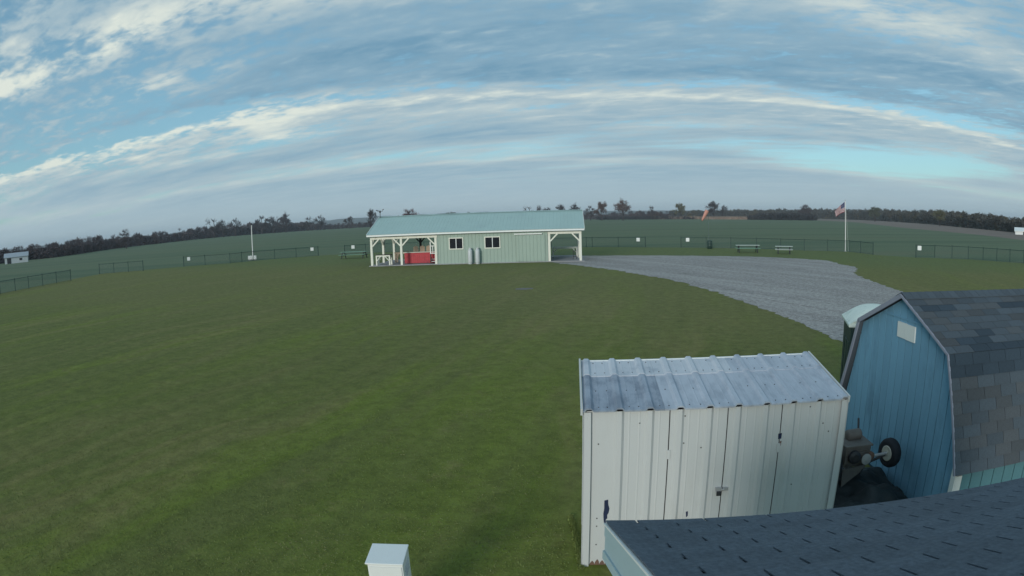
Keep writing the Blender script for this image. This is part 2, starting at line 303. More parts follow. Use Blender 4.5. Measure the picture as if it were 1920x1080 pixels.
# ------------------------------------------------------------------ mesh helpers
class MB:
    def __init__(s): s.v = []; s.f = []; s.mi = []
    def add(s, vs, fs, mi=0):
        o = len(s.v); s.v += [tuple(q) for q in vs]; s.f += [tuple(i+o for i in f) for f in fs]; s.mi += [mi]*len(fs); return s
    def box(s, x0, x1, y0, y1, z0, z1, mi=0):
        return s.add([(x0,y0,z0),(x1,y0,z0),(x1,y1,z0),(x0,y1,z0),(x0,y0,z1),(x1,y0,z1),(x1,y1,z1),(x0,y1,z1)],
                     [(3,2,1,0),(4,5,6,7),(0,1,5,4),(1,2,6,5),(2,3,7,6),(3,0,4,7)], mi)
    def beam(s, p0, p1, w, h, upd=(0,0,1), mi=0):
        p0, p1 = Vector(p0), Vector(p1); d = (p1-p0).normalized(); u = Vector(upd)
        if abs(d.dot(u)) > 0.99: u = Vector((0,1,0))
        sd_ = d.cross(u).normalized(); u2 = sd_.cross(d).normalized()
        a, b = sd_*w/2, u2*h/2
        vs = [p0-a-b, p0+a-b, p0+a+b, p0-a+b, p1-a-b, p1+a-b, p1+a+b, p1-a+b]
        return s.add(vs, [(3,2,1,0),(4,5,6,7),(0,1,5,4),(1,2,6,5),(2,3,7,6),(3,0,4,7)], mi)
    def tube(s, p0, p1, r0, r1=None, n=8, cap=True, mi=0):
        r1 = r0 if r1 is None else r1
        p0, p1 = Vector(p0), Vector(p1); d = (p1-p0).normalized()
        a = d.orthogonal().normalized(); b = d.cross(a)
        vs = []
        for q, r in ((p0, r0), (p1, r1)):
            for i in range(n):
                t = 2*math.pi*i/n; vs.append(q + (a*math.cos(t) + b*math.sin(t))*r)
        fs = [(i, (i+1) % n, n+(i+1) % n, n+i) for i in range(n)]
        if cap: fs += [tuple(range(n-1, -1, -1)), tuple(range(n, 2*n))]
        return s.add(vs, fs, mi)
    def lathe(s, prof, axis0=(0,0,0), axd=(0,0,1), n=16, mi=0):
        """prof: list of (radius, height) along axd, closed at both ends"""
        o = Vector(axis0); d = Vector(axd).normalized(); a = d.orthogonal().normalized(); b = d.cross(a)
        vs = []
        for r, h in prof:
            for i in range(n):
                t = 2*math.pi*i/n; vs.append(o + d*h + (a*math.cos(t)+b*math.sin(t))*r)
        fs = []
        for k in range(len(prof)-1):
            for i in range(n):
                fs.append((k*n+i, k*n+(i+1) % n, (k+1)*n+(i+1) % n, (k+1)*n+i))
        fs += [tuple(range(n-1, -1, -1)), tuple(range((len(prof)-1)*n, len(prof)*n))]
        return s.add(vs, fs, mi)
    def prism(s, poly, ext, mi=0):
        """poly: list of 3d points, ext: vector to extrude by"""
        n = len(poly); e = Vector(ext); vs = [Vector(q) for q in poly] + [Vector(q)+e for q in poly]
        fs = [tuple(range(n-1, -1, -1)), tuple(range(n, 2*n))] + [(i, (i+1) % n, n+(i+1) % n, n+i) for i in range(n)]
        return s.add(vs, fs, mi)
    def build(s, name, mat, parent=None, smooth=False, bevel=0.0):
        me = bpy.data.meshes.new(name); me.from_pydata(s.v, [], s.f)
        mats = mat if isinstance(mat, (list, tuple)) else [mat]
        for q in mats: me.materials.append(MT[q])
        if len(mats) > 1: me.polygons.foreach_set('material_index', s.mi)
        if smooth: me.polygons.foreach_set('use_smooth', [True]*len(me.polygons))
        me.validate(); me.update()
        o = bpy.data.objects.new(name, me); COL.objects.link(o)
        if parent is not None: o.parent = parent
        if bevel:
            bv = o.modifiers.new('bevel', 'BEVEL'); bv.width = bevel; bv.segments = 2; bv.limit_method = 'ANGLE'
        return o

def tag(o, label, cat, group=None):
    o['label'] = label; o['category'] = cat
    if group: o['group'] = group
    return o
def thing(name, label, cat, loc=(0,0,0), rz=0.0, group=None):
    o = bpy.data.objects.new(name, None); COL.objects.link(o); o.location = loc; o.rotation_euler = (0,0,rz); o.empty_display_size = 0.3
    return tag(o, label, cat, group)
def struct(o): o['kind'] = 'structure'; return o
def stuff(o, label=None, cat=None):
    o['kind'] = 'stuff'
    if label: o['label'] = label
    if cat: o['category'] = cat
    return o
def copy_tree(o, parent=None):
    c = o.copy(); COL.objects.link(c); c.parent = parent
    for ch in list(o.children): copy_tree(ch, c)
    return c

def ribbed(x0, x1, z0, z1, pitch, first, depth=0.02, rw=0.05, thick=0.012, minor=True):
    """Ribbed steel sheet in the x-z plane; ribs stand out to -y. Returns an MB."""
    prof = [(x0, 0.0)]; x = first
    while x < x1 - rw*0.6:
        if x > x0 + rw*0.6:
            prof += [(x-rw, 0), (x-rw*0.45, -depth), (x+rw*0.45, -depth), (x+rw, 0)]
            if minor:
                for k in (1/3, 2/3):
                    q = x + pitch*k
                    if q < x1-0.03: prof += [(q-0.012, 0), (q, -0.003), (q+0.012, 0)]
        x += pitch
    prof.append((x1, 0.0))
    mb = MB(); n = len(prof)
    vs = [(px, py, z0) for px, py in prof] + [(px, py, z1) for px, py in prof] + [(px, py+thick, z0) for px, py in prof] + [(px, py+thick, z1) for px, py in prof]
    fs = []
    for i in range(n-1):
        fs += [(i, i+1, n+i+1, n+i), (2*n+i+1, 2*n+i, 3*n+i, 3*n+i+1), (n+i, n+i+1, 3*n+i+1, 3*n+i), (i+1, i, 2*n+i, 2*n+i+1)]
    fs += [(0, n, 3*n, 2*n), (n-1, 3*n-1, 4*n-1, 2*n-1)]
    return mb.add(vs, fs)
def xform(mb, fn):
    mb.v = [tuple(fn(Vector(q))) for q in mb.v]; return mb

# ------------------------------------------------------------------ ground
def sheet(name, pts, z, mat):
    mb = MB(); mb.add([(x, y, z) for x, y in pts], [tuple(range(len(pts)))])
    return struct(mb.build(name, mat))
sheet('ground', [(-5200, -5200), (5200, -5200), (5200, 5200), (-5200, 5200)], 0.0, 'field')
lawn_pts = [(-90, -40), (60, -40), (50.5, 36), (47.2, 39.6), (44, 44), (38.6, 47.4), (36.2, 51), (35.9, 56), (31.6, 59.0), (27, 63), (22, 66.4), (15.9, 69.4), (10, 72.6), (-6, 75), (-18.7, 76.8), (-25, 74.8), (-30, 71.8), (-33, 68.4), (-40, 65.2), (-50, 60), (-49, 51), (-48, 39), (-60, 30)]
sheet('lawn', lawn_pts, 0.004, 'lawn')
def wobble(pts, amp, n=8, seed=1):
    r = random.Random(seed); out = []
    for (a, b), (c, d) in zip(pts, pts[1:]+pts[:1]):
        L_ = math.hypot(c-a, d-b)
        for k in range(n):
            t = k/n; j = amp*min(1, L_/6)
            out.append((a+(c-a)*t + r.uniform(-j, j), b+(d-b)*t + r.uniform(-j, j)))
    return out
gravel_pts = [(3.3, 49.6), (6.0, 44.4), (7.8, 39.1), (9.3, 33.9), (10.0, 28.6), (10.2, 24.2), (10.2, 20.3), (10.1, 18.0), (9.9, 15.9), (9.4, 12.5), (9.0, 9.5), (14.5, 9.5), (17.0, 18.5), (19.9, 25.5), (21.0, 29.6), (22.4, 34.2), (24.0, 36.4), (25.4, 38.3), (26.7, 45.4), (24.2, 48.9), (21.5, 51.4), (16.8, 53.6), (11.2, 55.9), (6.3, 57.2), (5.3, 50.2)]
sheet('gravel_drive', wobble(gravel_pts, 0.26, 14), 0.010, 'gravel')
def polar(az, D): return (D*math.sin(R(az)), D*math.cos(R(az)))
sheet('harvested_field', [polar(a, d) for a, d in [(14, 700), (16.3, 640), (20, 560), (25.3, 500), (29.4, 480), (33.1, 400), (38.3, 226), (43.6, 180), (46.3, 164), (49.8, 142), (56, 112), (58, 190), (50, 235), (43.6, 330), (38.3, 500), (33, 720), (25, 760), (14, 800)]], 0.008, 'stubble')
sheet('bare_patch', wobble([(0.2, 31.5), (0.7, 31.3), (1.15, 31.6), (1.1, 32.0), (0.5, 32.1), (0.15, 31.9)], 0.1, 3, 4), 0.012, 'dirt')
def hills():
    mb = MB(); n = 160; r = random.Random(5)
    prof = [(-60, 14), (-40, 16), (-26, 22), (-18, 33), (-13, 39), (-6, 40), (0, 38), (5, 33), (10, 30), (20, 24), (35, 20), (60, 14)]
    vs = []; fs = []
    for i in range(n+1):
        az = -60 + 120*i/n
        h = np.interp(az, [p[0] for p in prof], [p[1] for p in prof]) + 1.6*math.sin(az*1.9) + r.uniform(-0.9, 0.9)
        for D, z in ((2500, -1), (2850, h*0.8), (3100, h), (3800, h*0.5), (4600, -1)):
            x, y = polar(az, D); vs.append((x, y, z))
    for i in range(n):
        for k in range(4):
            a = i*5+k; fs.append((a, a+1, a+6, a+5))
    mb.add(vs, fs); struct(mb.build('hills', 'hill', smooth=True))
hills()

# grass standing up out of the near lawn: too many blades to count
def blades():
    rs = np.random.RandomState(3); N = 170000
    t = rs.rand(N)
    d = 4.6 + 22.0*t**1.25
    sel = rs.rand(N) < np.clip((24-d)/16, 0, 1); d = d[sel]; N = len(d)
    az = np.radians(rs.uniform(-56, 30, N))
    x, y = d*np.sin(az), d*np.cos(az)
    x[:3500] = 0.69-np.abs(rs.normal(0, .02, 3500)); y[:3500] = rs.uniform(5.6, 6.9, 3500); x[3500:6000] = -1.22+rs.uniform(-.26, .26, 2500); y[3500:6000] = 4.74+rs.uniform(-.26, .26, 2500)
    tuft = np.zeros(N, bool); tuft[:6000] = True
    keep = tuft | ~((x > 0.55) & (x < 9) & (y < 9) & (y > 2)) & ~((x > 9) & (y > 14))
    x, y = x[keep], y[keep]; N = len(x)
    patch = 0.6+0.8*rs.rand(N)
    h = rs.uniform(0.008, 0.020, N)*patch; w = rs.uniform(0.004, 0.008, N)*(1+d[keep]*0.06)
    h = np.where(tuft[keep], rs.uniform(.012, .045, N), h)
    a = rs.rand(N)*2*np.pi; lean = rs.rand(N)*2*np.pi; la = rs.uniform(0, .9, N)*h
    v = np.zeros((N, 3, 3), np.float32)
    v[:, 0] = np.stack([x-w*np.cos(a), y-w*np.sin(a), np.full(N, .003)], 1)
    v[:, 1] = np.stack([x+w*np.cos(a), y+w*np.sin(a), np.full(N, .003)], 1)
    v[:, 2] = np.stack([x+la*np.cos(lean), y+la*np.sin(lean), h], 1)
    return raw_mesh('grass', v.reshape(-1, 3), 3, 'blade')
def raw_mesh(name, verts, k, mat, parent=None):
    """verts (n*k,3): n separate faces of k corners"""
    n = len(verts)//k; me = bpy.data.meshes.new(name)
    me.vertices.add(len(verts)); me.vertices.foreach_set('co', np.asarray(verts, np.float32).ravel())
    me.loops.add(n*k); me.loops.foreach_set('vertex_index', np.arange(n*k, dtype=np.int32))
    me.polygons.add(n); me.polygons.foreach_set('loop_start', np.arange(0, n*k, k, dtype=np.int32))
    me.materials.append(MT[mat]); me.update(calc_edges=True); me.validate()
    o = bpy.data.objects.new(name, me); COL.objects.link(o)
    if parent is not None: o.parent = parent
    return o
stuff(blades(), 'short mown grass blades on the lawn in the foreground', 'grass')

# ------------------------------------------------------------------ far trees
def tree_parts(seed, kind, dense=1.0):
    """Unit-height tree: (trunk MB, crown triangles (n,3,3)). Limbs reach out to points spread through an uneven crown."""
    r = random.Random(seed); tr = MB()
    bole = r.uniform(0.16, 0.26); lobes = []
    for _ in range(9):
        a = r.uniform(0, 6.28); q = r.uniform(0.08, 0.36); zc = r.uniform(0.40, 0.80)-0.25*max(0, q-0.2)
        lobes.append((Vector((q*math.cos(a), q*math.sin(a), zc)), r.uniform(0.12, 0.20)))
    lobes.append((Vector((r.uniform(-.05, .05), r.uniform(-.05, .05), 0.86)), 0.13))
    lead = [Vector((r.uniform(-.02, .02)*k, r.uniform(-.02, .02)*k, 0.86*k/6)) for k in range(7)]
    for k in range(6): tr.tube(lead[k], lead[k+1], 0.028*(1-k/7.5), 0.028*(1-(k+1)/7.5), 5, False)
    tri = []
    for c, rad in lobes:
        zt = min(max(bole, c.z-0.30*r.uniform(.7, 1.2)), 0.7); st = lead[0].lerp(lead[6], zt/0.86)
        mid = st.lerp(c, 0.55) + Vector((0, 0, -0.02))
        tr.tube(st, mid, 0.012, 0.008, 4, False); tr.tube(mid, c, 0.008, 0.005, 4, False)
        for _ in range(10):
            e = Vector((r.gauss(0, 1), r.gauss(0, 1), r.gauss(0.25, .8))).normalized()*rad*r.uniform(0.55, 1.1)
            p0 = mid.lerp(c, r.random()); p1 = c+e
            tr.tube(p0, p1, 0.0045, 0.002, 3, False)
            d = (p1-p0).normalized()
            for _ in range(int((24 if kind == 'bare' else 30)*dense)):
                if kind == 'bare':
                    dd = (d*0.8 + Vector((r.gauss(0, .7), r.gauss(0, .7), r.gauss(.25, .55)))).normalized()
                    a_ = p0.lerp(p1, r.uniform(0.35, 1.05)); L_ = r.uniform(0.04, 0.11)
                    sv_ = dd.orthogonal().normalized()*0.0042
                    tri.append((a_-sv_, a_+sv_, a_+dd*L_))
                else:
                    q = p1 + Vector((r.gauss(0, .040), r.gauss(0, .040), r.gauss(0, .034)))
                    a_ = Vector((r.gauss(0, 1), r.gauss(0, 1), r.gauss(0, 1))).normalized()*0.019
                    b_ = a_.orthogonal().normalized()*0.018
                    tri.append((q-a_, q+a_*.3+b_, q+a_*.5-b_))
    arr = np.array([[tuple(v) for v in t] for t in tri], np.float32)
    zt = max(arr[:, :, 2].max(), max(v[2] for v in tr.v))
    arr /= zt; tr.v = [tuple(c/zt for c in v) for v in tr.v]
    return tr, arr

TP = {}
def proto(kind, seed, mat):
    key = (kind, seed, mat)
    if key not in TP:
        tr, arr = tree_parts(seed, kind)
        a = tr.build('trunk', 'bark'); b = raw_mesh('crown', arr.reshape(-1, 3), 3, mat)
        TP[key] = (a, b, [False])
    return TP[key]
def tree(az, D, h, kind, seed, mat, wide, label, name='bare_tree'):
    x, y = polar(az, D)
    e = thing(name, label, 'tree', (x, y, -0.02), R(rng.uniform(0, 360)), 'trees along the far edge of the airfield')
    e.scale = (h*wide*1.15, h*wide*1.15, h)
    a, b, used = proto(kind, seed, mat)
    for o in (a, b):
        c = o if not used[0] else o.copy()
        if used[0]: COL.objects.link(c)
        c.parent = e
    used[0] = True
tree(-37.14, 290, 9.6, 'bare', 1, 'twig', 1.25, 'spreading dark bare tree standing above the left hedgerow')
tree(-28.5, 480, 17.4, 'bare', 2, 'twig', 0.85, 'tall bare tree with open crown left of the white light pole')
tree(-27.6, 500, 16.0, 'bare', 3, 'twig', 0.8, 'bare tree just right of the tall open one left of the light pole')
tree(-26.4, 520, 16.4, 'bare', 4, 'twig', 0.9, 'bare tree just left of the white light pole top')
tree(-23.8, 560, 18.0, 'bare', 1, 'twig', 1.0, 'broad bare tree just right of the white light pole top')
tree(-22.7, 560, 16.6, 'bare', 5, 'twig', 0.9, 'bare tree between the light pole and the brown leafed tree')
tree(-21.5, 560, 20.4, 'leaf', 6, 'twig', 0.75, 'tallest tree of the left hedgerow, brown leaves in layered clumps', 'leafy_tree')
tree(-19.4, 600, 15.4, 'bare', 2, 'twig', 0.8, 'thin bare tree right of the brown layered tree')
tree(-18.2, 600, 16.0, 'bare', 4, 'twig', 1.0, 'rounded bare tree alone above the low hedge before the blue ridge')
tree(-15.35, 560, 12.8, 'bare', 3, 'twig', 0.95, 'pale bare tree against the blue ridge left of the pavilion')
tree(-13.3, 300, 11.9, 'bare', 5, 'twig', 0.75, 'bare upright tree right beside the left end of the pavilion roof')
tree(-9.6, 400, 13.2, 'leaf', 7, 'leaf_red', 1.3, 'round reddish leafed tree showing above the left half of the roof', 'leafy_tree')
tree(-5.6, 560, 12.0, 'leaf', 8, 'leaf_olive', 1.4, 'low rounded olive tree showing above the middle of the roof', 'leafy_tree')
tree(-3.9, 580, 11.6, 'leaf', 7, 'leaf_olive', 1.2, 'smaller olive tree right of the rounded one above the roof', 'leafy_tree')
tree(1.87, 520, 15.6, 'bare', 2, 'twig', 0.8, 'leftmost bare tree of the row above the right half of the roof')
tree(2.9, 520, 15.0, 'bare', 4, 'twig', 0.9, 'second bare tree of the row above the right half of the roof')
tree(3.8, 520, 13.8, 'bare', 3, 'twig', 0.85, 'third and shortest bare tree of the row above the roof')
tree(4.8, 520, 15.6, 'bare', 5, 'twig', 0.85, 'fourth bare tree of the row above the right half of the roof')
tree(6.2, 480, 16.3, 'leaf', 6, 'twig', 0.7, 'ragged brown tree above the right end of the roof', 'leafy_tree')
tree(7.7, 520, 13.9, 'bare', 1, 'twig', 0.85, 'rounded bare tree just right of the pavilion roof end')
tree(8.8, 480, 15.9, 'leaf', 9, 'leaf_rust', 0.75, 'narrow rust brown tree right of the pavilion', 'leafy_tree')
tree(10.8, 440, 18.2, 'leaf', 6, 'leaf_rust', 0.85, 'largest rust brown tree standing alone right of the pavilion', 'leafy_tree')
tree(13.6, 520, 13.2, 'bare', 2, 'twig', 0.8, 'faint thin bare tree between the rust brown tree and the windsock')
tree(16.3, 560, 15.8, 'leaf', 8, 'leaf_yellow', 0.75, 'small round yellow green tree left of the windsock', 'leafy_tree')
tree(19.5, 520, 16.2, 'leaf', 9, 'twig', 0.8, 'dark brown tree just behind the windsock', 'leafy_tree')
tree(20.4, 540, 13.8, 'bare', 3, 'twig', 0.8, 'bare tree immediately right of the windsock')
tree(28.4, 520, 13.8, 'leaf', 7, 'twig', 0.95, 'dark rounded tree rising from the wood left of the flag', 'leafy_tree')
tree(35.2, 470, 12.0, 'leaf', 8, 'leaf_olive', 1.0, 'olive tree rising from the wood right of the flagpole', 'leafy_tree')
tree(41.6, 330, 8.6, 'leaf', 9, 'leaf_yellow', 1.05, 'yellowing tree low in the front of the wood at the right', 'leafy_tree')

LOW = []
for k, s in enumerate((21, 22, 23, 24)):
    tr, arr = tree_parts(s, 'bare', 0.26); LOW.append(('bare', arr*np.array([1, 1, 1], np.float32)))
for k, s in enumerate((31, 32, 33)):
    tr, arr = tree_parts(s, 'leaf', 0.2); arr = arr.copy(); c = arr.mean(1, keepdims=True); arr = c + (arr-c)*2.1; LOW.append(('leaf', arr))
def woodland(name, prof, step, mat, label, leafy, depth=0.25, seed=1, brush=0.55, rise=0.0, wid=(0.8, 1.25)):
    rs = np.random.RandomState(seed); out = []
    az = prof[0][0]; P0 = np.array(prof, float)
    while az < prof[-1][0]:
        D = np.interp(az, P0[:, 0], P0[:, 1]); h = np.interp(az, P0[:, 0], P0[:, 2])
        for row in range(3):
            DD = D*(1+depth*row/2*rs.uniform(.6, 1.2)) + rs.uniform(0, 3)
            hh = h*rs.uniform(0.62, 1.08)*(1 if row else 0.85)
            z0 = rise*h*row/2*(DD-D)/(D*depth+1e-6)
            hh = max(hh - z0*0.6, hh*0.5)
            arrs = [LOW[rs.randint(0, 4)] if rs.rand() > leafy else LOW[4+rs.randint(0, 3)]]
            a = rs.rand()*6.28; ca, sa = math.cos(a), math.sin(a)
            for kd, arr in arrs:
                w = hh*rs.uniform(*wid)
                if kd == 'bare':
                    c = arr.mean(1, keepdims=True); arr = c + (arr-c)*1.7
                v = arr*np.array([w, w, hh], np.float32)
                x = v[..., 0]*ca - v[..., 1]*sa; y = v[..., 0]*sa + v[..., 1]*ca
                aa = az + rs.uniform(-.5, .5)*step
                px, py = polar(aa, DD)
                out.append(np.stack([x+px, y+py, v[..., 2]+z0], -1))
            # undergrowth
            n = 120; bh = h*brush
            aa = az + rs.uniform(-.6, .6, n)*step*1.2; d2 = DD + rs.uniform(-3, 3, n)
            c = np.stack([d2*np.sin(np.radians(aa)), d2*np.cos(np.radians(aa)), z0 + bh*rs.rand(n)**1.4], 1)
            e = rs.normal(size=(n, 3, 3))*np.array([.07, .07, .06])*h
            out.append((c[:, None, :]+e).astype(np.float32))
        az += step
    v = np.concatenate(out).reshape(-1, 3)
    v[:, 2] = np.maximum(v[:, 2], -0.05)
    return stuff(raw_mesh(name, v, 3, mat), label, 'wood')
woodland('hedgerow_wood', [(-57, 226, 6.4), (-51.9, 228, 6.3), (-47, 245, 5.9), (-44.3, 240, 6.4), (-41.7, 266, 7.1), (-39, 320, 7.9), (-36.4, 361, 8.0), (-33.8, 400, 8.2), (-28.5, 540, 12.0), (-24.6, 600, 14.2), (-20.2, 640, 11.6), (-18, 650, 8.6), (-15.6, 660, 6.9), (-12, 680, 6.4)], 0.42, 'wood_left', 'long dark leafless hedgerow across the left horizon', 0.35, 0.12, 2)
woodland('hedgerow_wood', [(-12, 690, 6.6), (-4, 700, 6.8), (2.3, 700, 9.2), (7.4, 680, 9.0), (12.5, 591, 9.0), (15.5, 540, 8.6)], 0.5, 'wood_left', 'grey brown wood along the horizon behind the pavilion', 0.5, 0.15, 4)
woodland('broadleaf_wood', [(15.5, 760, 11.5), (20, 760, 12.0), (22.7, 760, 12.6), (27.9, 730, 13.6), (33.1, 673, 14.3), (38.3, 480, 11.2), (43.6, 320, 8.4), (46.8, 265, 7.0), (50, 225, 5.6), (53, 200, 4.8), (57, 190, 4.6)], 0.36, 'wood_right', 'wood in autumn colours on the right horizon behind the brown field', 0.85, 0.35, 6, 0.7, 0.25, (0.9, 1.35))
woodland('hedge', [(8.5, 560, 3.6), (12, 540, 3.4), (16, 520, 3.0), (18, 500, 2.2)], 0.34, 'wood_dark', 'low dark scrub hedge at the field edge right of the pavilion', 0.8, 0.06, 8, 0.9, 0, (1.5, 2.2))
woodland('hedge', [(23.0, 470, 3.4), (24.2, 470, 5.8), (28.6, 468, 6.0), (29.6, 468, 4.0)], 0.3, 'wood_dark', 'dark scrub hedge in front of the brown field left of the flag', 0.8, 0.05, 9, 0.9, 0, (1.2, 1.8))

def dry_crop():
    rs = np.random.RandomState(12); n = 26000
    az = rs.uniform(13.8, 23.4, n); D = 545 + rs.uniform(0, 10, n) - (az-14)*6; h = rs.uniform(1.5, 2.6, n)
    c = np.stack([D*np.sin(np.radians(az)), D*np.cos(np.radians(az)), np.zeros(n)], 1)
    v = np.repeat(c[:, None, :], 3, 1); w = 0.35
    v[:, 0] += rs.normal(0, w, (n, 3))*[1, 1, 0]; v[:, 1] += rs.normal(0, w, (n, 3))*[1, 1, 0]
    v[:, 2] += rs.normal(0, .2, (n, 3))*[1, 1, 0]; v[:, 2, 2] = h
    stuff(raw_mesh('dry_crop', v.reshape(-1, 3), 3, 'stubble_pale'), 'thin tan strip of standing dry crop behind the windsock', 'crop')
MT['stubble_pale'] = P('dry_crop_leaves', (0.265, 0.205, 0.165), 0.95, 0.25, 0.2)
dry_crop()

# ------------------------------------------------------------------ pavilion
PAV = (-12.38, 51.69, 0.0); PAV_RZ = R(-5.12)
def pavw(x, y, z=0.0):
    c, s = math.cos(PAV_RZ), math.sin(PAV_RZ)
    return (PAV[0]+x*c-y*s, PAV[1]+x*s+y*c, z)
def pavilion():
    t = thing('pavilion', 'long pale green steel pavilion with open timber bays at both ends', 'pavilion', PAV, PAV_RZ)
    L_, Dp, Ez, Rz_ = 18.5, 7.3, 2.80, 4.36
    X0, X1 = 6.12, 15.52
    MB().box(-0.15, L_+0.15, -0.12, Dp+0.1, 0.012, 0.07).build('floor_slab', 'concrete', t)
    # enclosed room
    fw_ = ribbed(X0, X1, 0.07, Ez-0.08, 0.31, X0+0.2, 0.022, 0.04, 0.05, False); xform(fw_, lambda v: v+Vector((0, 0.02, 0))); fw_.build('front_wall', 'wall_green', t)
    rw = ribbed(X0, X1, 0.07, Ez-0.08, 0.31, X0+0.2, 0.022, 0.04, 0.05, False)
    xform(rw, lambda v: Vector((X0+X1-v.x, Dp-0.02-v.y, v.z))); rw.build('rear_wall', 'wall_green', t)
    for xx, sgn in ((X0, -1), (X1, 1)):
        ew = ribbed(0.075, Dp-0.075, 0.07, Ez-0.06, 0.31, 0.25, 0.022, 0.04, 0.05, False)
        if sgn < 0: xform(ew, lambda v: Vector((X0+0.001+v.y, Dp-v.x, v.z)))
        else: xform(ew, lambda v: Vector((X1-0.001-v.y, v.x, v.z)))
        ew.build('end_wall', 'wall_green', t)
    for xx in (X0-0.035, X1-0.045):
        MB().box(xx, xx+0.08, -0.02, 0.012, 0.07, Ez-0.09).build('corner_trim', 'wall_green', t)
    # windows
    for wx0, wx1 in ((7.12, 8.38), (10.2, 11.56)):
        z0, z1 = 1.27, 2.29
        w = MB()
        for a in ((wx0, wx0+.08, z0, z1), (wx1-.08, wx1, z0, z1), (wx0+.08, wx1-.08, z0, z0+.08), (wx0+.08, wx1-.08, z1-.08, z1)): w.box(a[0], a[1], -0.05, 0.018, a[2], a[3])
        wo = w.build('window', 'cream', t)
        mid = (wx0+wx1)/2
        MB().box(mid-.03, mid+.03, -0.035, 0.016, z0+.08, z1-.08).build('mullion', 'white', wo)
        MB().box(wx0+.08, mid-.03, -0.02, 0.012, z0+.08, z1-.08).build('pane', 'glass', wo)
        MB().box(mid+.03, wx1-.08, -0.02, 0.012, z0+.08, z1-.08).build('pane', 'glass', wo)
    # sliding door
    sdoor = ribbed(12.95, 15.35, 0.12, 2.32, 0.31, 13.1, 0.022, 0.04, 0.03, False); xform(sdoor, lambda v: v+Vector((0, -0.045, 0)))
    so = sdoor.build('sliding_door', 'wall_green', t)
    MB().box(12.75, 15.1, -0.13, -0.04, 2.38, 2.47).build('door_track', 'white', so)
    # timber posts, beams, braces
    ps = 0.20
    posts = [(0.1, 0.1), (2.85, 0.1), (18.32, 0.1), (0.1, 3.6), (0.1, Dp-0.1), (18.32, 3.6), (18.32, Dp-0.1), (5.95, 0.1), (15.69, 0.1)]
    for x, y in posts:
        MB().box(x-ps/2, x+ps/2, y-ps/2, y+ps/2, 0.07, 2.36).build('post', 'cream', t, bevel=0.01)
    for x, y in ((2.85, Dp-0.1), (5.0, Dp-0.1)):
        MB().box(x-ps/2, x+ps/2, y-ps/2, y+ps/2, 0.07, 2.36).build('post', 'dark_and_shaded_wood', t, bevel=0.01)  # rear posts: shade under the roof put into the dark colour
    for a, b in (((0.0, 0.1, 2.46), (X0-0.05, 0.1, 2.46)), ((X1+0.05, 0.1, 2.46), (18.42, 0.1, 2.46)), ((0.0, Dp-.1, 2.46), (X0-0.05, Dp-.1, 2.46)), ((X1+.05, Dp-.1, 2.46), (18.42, Dp-.1, 2.46)),
                 ((0.1, 0.2, 2.46), (0.1, Dp-.2, 2.46)), ((18.32, 0.2, 2.46), (18.32, Dp-.2, 2.46))):
        MB().beam(a, b, 0.12, 0.19).build('beam', 'cream', t)
    for (x, y), dirs_ in {(0.1, 0.1): (1,), (2.85, 0.1): (-1, 1), (18.32, 0.1): (-1,), (5.95, 0.1): (-1,), (15.69, 0.1): (1,), (0.1, Dp-.1): (1,), (18.32, Dp-.1): (-1,)}.items():
        for s_ in dirs_:
            MB().beam((x+s_*0.05, y-0.01, 1.72), (x+s_*0.70, y-0.01, 2.38), 0.11, 0.13, (0, 1, 0)).build('brace', 'cream', t)
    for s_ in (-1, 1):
        MB().beam((2.85+s_*0.05, Dp-.1, 1.75), (2.85+s_*0.65, Dp-.1, 2.37), 0.11, 0.13, (0, 1, 0)).build('brace', 'dark_and_shaded_wood', t)  # braces share the rear post's painted shade
    for x in (0.1, 18.32):
        for y0, y1 in ((0.15, 0.8), (3.55, 2.9), (3.65, 4.3), (Dp-.15, Dp-.8)):
            MB().beam((x, y0, 1.72), (x, y1, 2.38), 0.11, 0.13, (1, 0, 0)).build('brace', 'cream', t)
    # siding strips above the beams, fascia
    for a, b in ((-0.08, X0-0.04), (X1+0.04, 18.58)):
        MB().box(a, b, 0.04, 0.10, 2.56, 2.70).build('header_siding', 'wall_green', t)
    for i in range(5):
        MB().box(0.4+i*1.25, 0.52+i*1.25, 0.0, 0.04, 2.47, 2.54).build('joist_end', 'cream', t)
    # roof: ribbed steel, ridge along x
    ov = 0.22; xa, xb = -ov, L_+ov-0.05; yf = -0.28
    sl = math.hypot(Dp/2-yf, Rz_-Ez); dy, dz = (Dp/2-yf)/sl, (Rz_-Ez)/sl
    for side in (0, 1):
        rb = ribbed(xa, xb, 0.0, sl, 0.31, xa+0.12, 0.012, 0.03, 0.02, False)
        def f(v, side=side):
            y = yf + v.z*dy + v.y*dz; z = Ez + v.z*dz - v.y*dy
            return Vector((v.x, y if side == 0 else Dp-y, z))
        xform(rb, f)
        if side: rb.f = [tuple(reversed(q)) for q in rb.f]
        ro = rb.build('roof_slope', 'roof_green', t)
        yy = yf-0.012 if side == 0 else Dp-yf+0.012
        MB().box(xa, xb, min(yy, yy+.02)-0.01, max(yy, yy+.02), Ez-0.17, Ez-0.03).build('fascia', 'white', t)
    rc = MB(); hw = 0.16
    rc.prism([(xa, Dp/2-hw, Rz_-hw*dz/dy+0.045), (xa, Dp/2, Rz_+0.05), (xa, Dp/2+hw, Rz_-hw*dz/dy+0.045), (xa, Dp/2, Rz_+0.028)], (xb-xa, 0, 0)); rc.build('ridge_cap', 'roof_green', t)
    # gable triangles and rake trim
    for x, e in ((0.02, 0.06), (L_-0.08, 0.06)):
        MB().prism([(x, 0.15, 2.56), (x, Dp-0.15, 2.56), (x, Dp-0.15, Ez-0.02), (x, Dp/2, Rz_-0.06), (x, 0.15, Ez-0.02)], (e, 0, 0)).build('gable', 'wall_green', t)
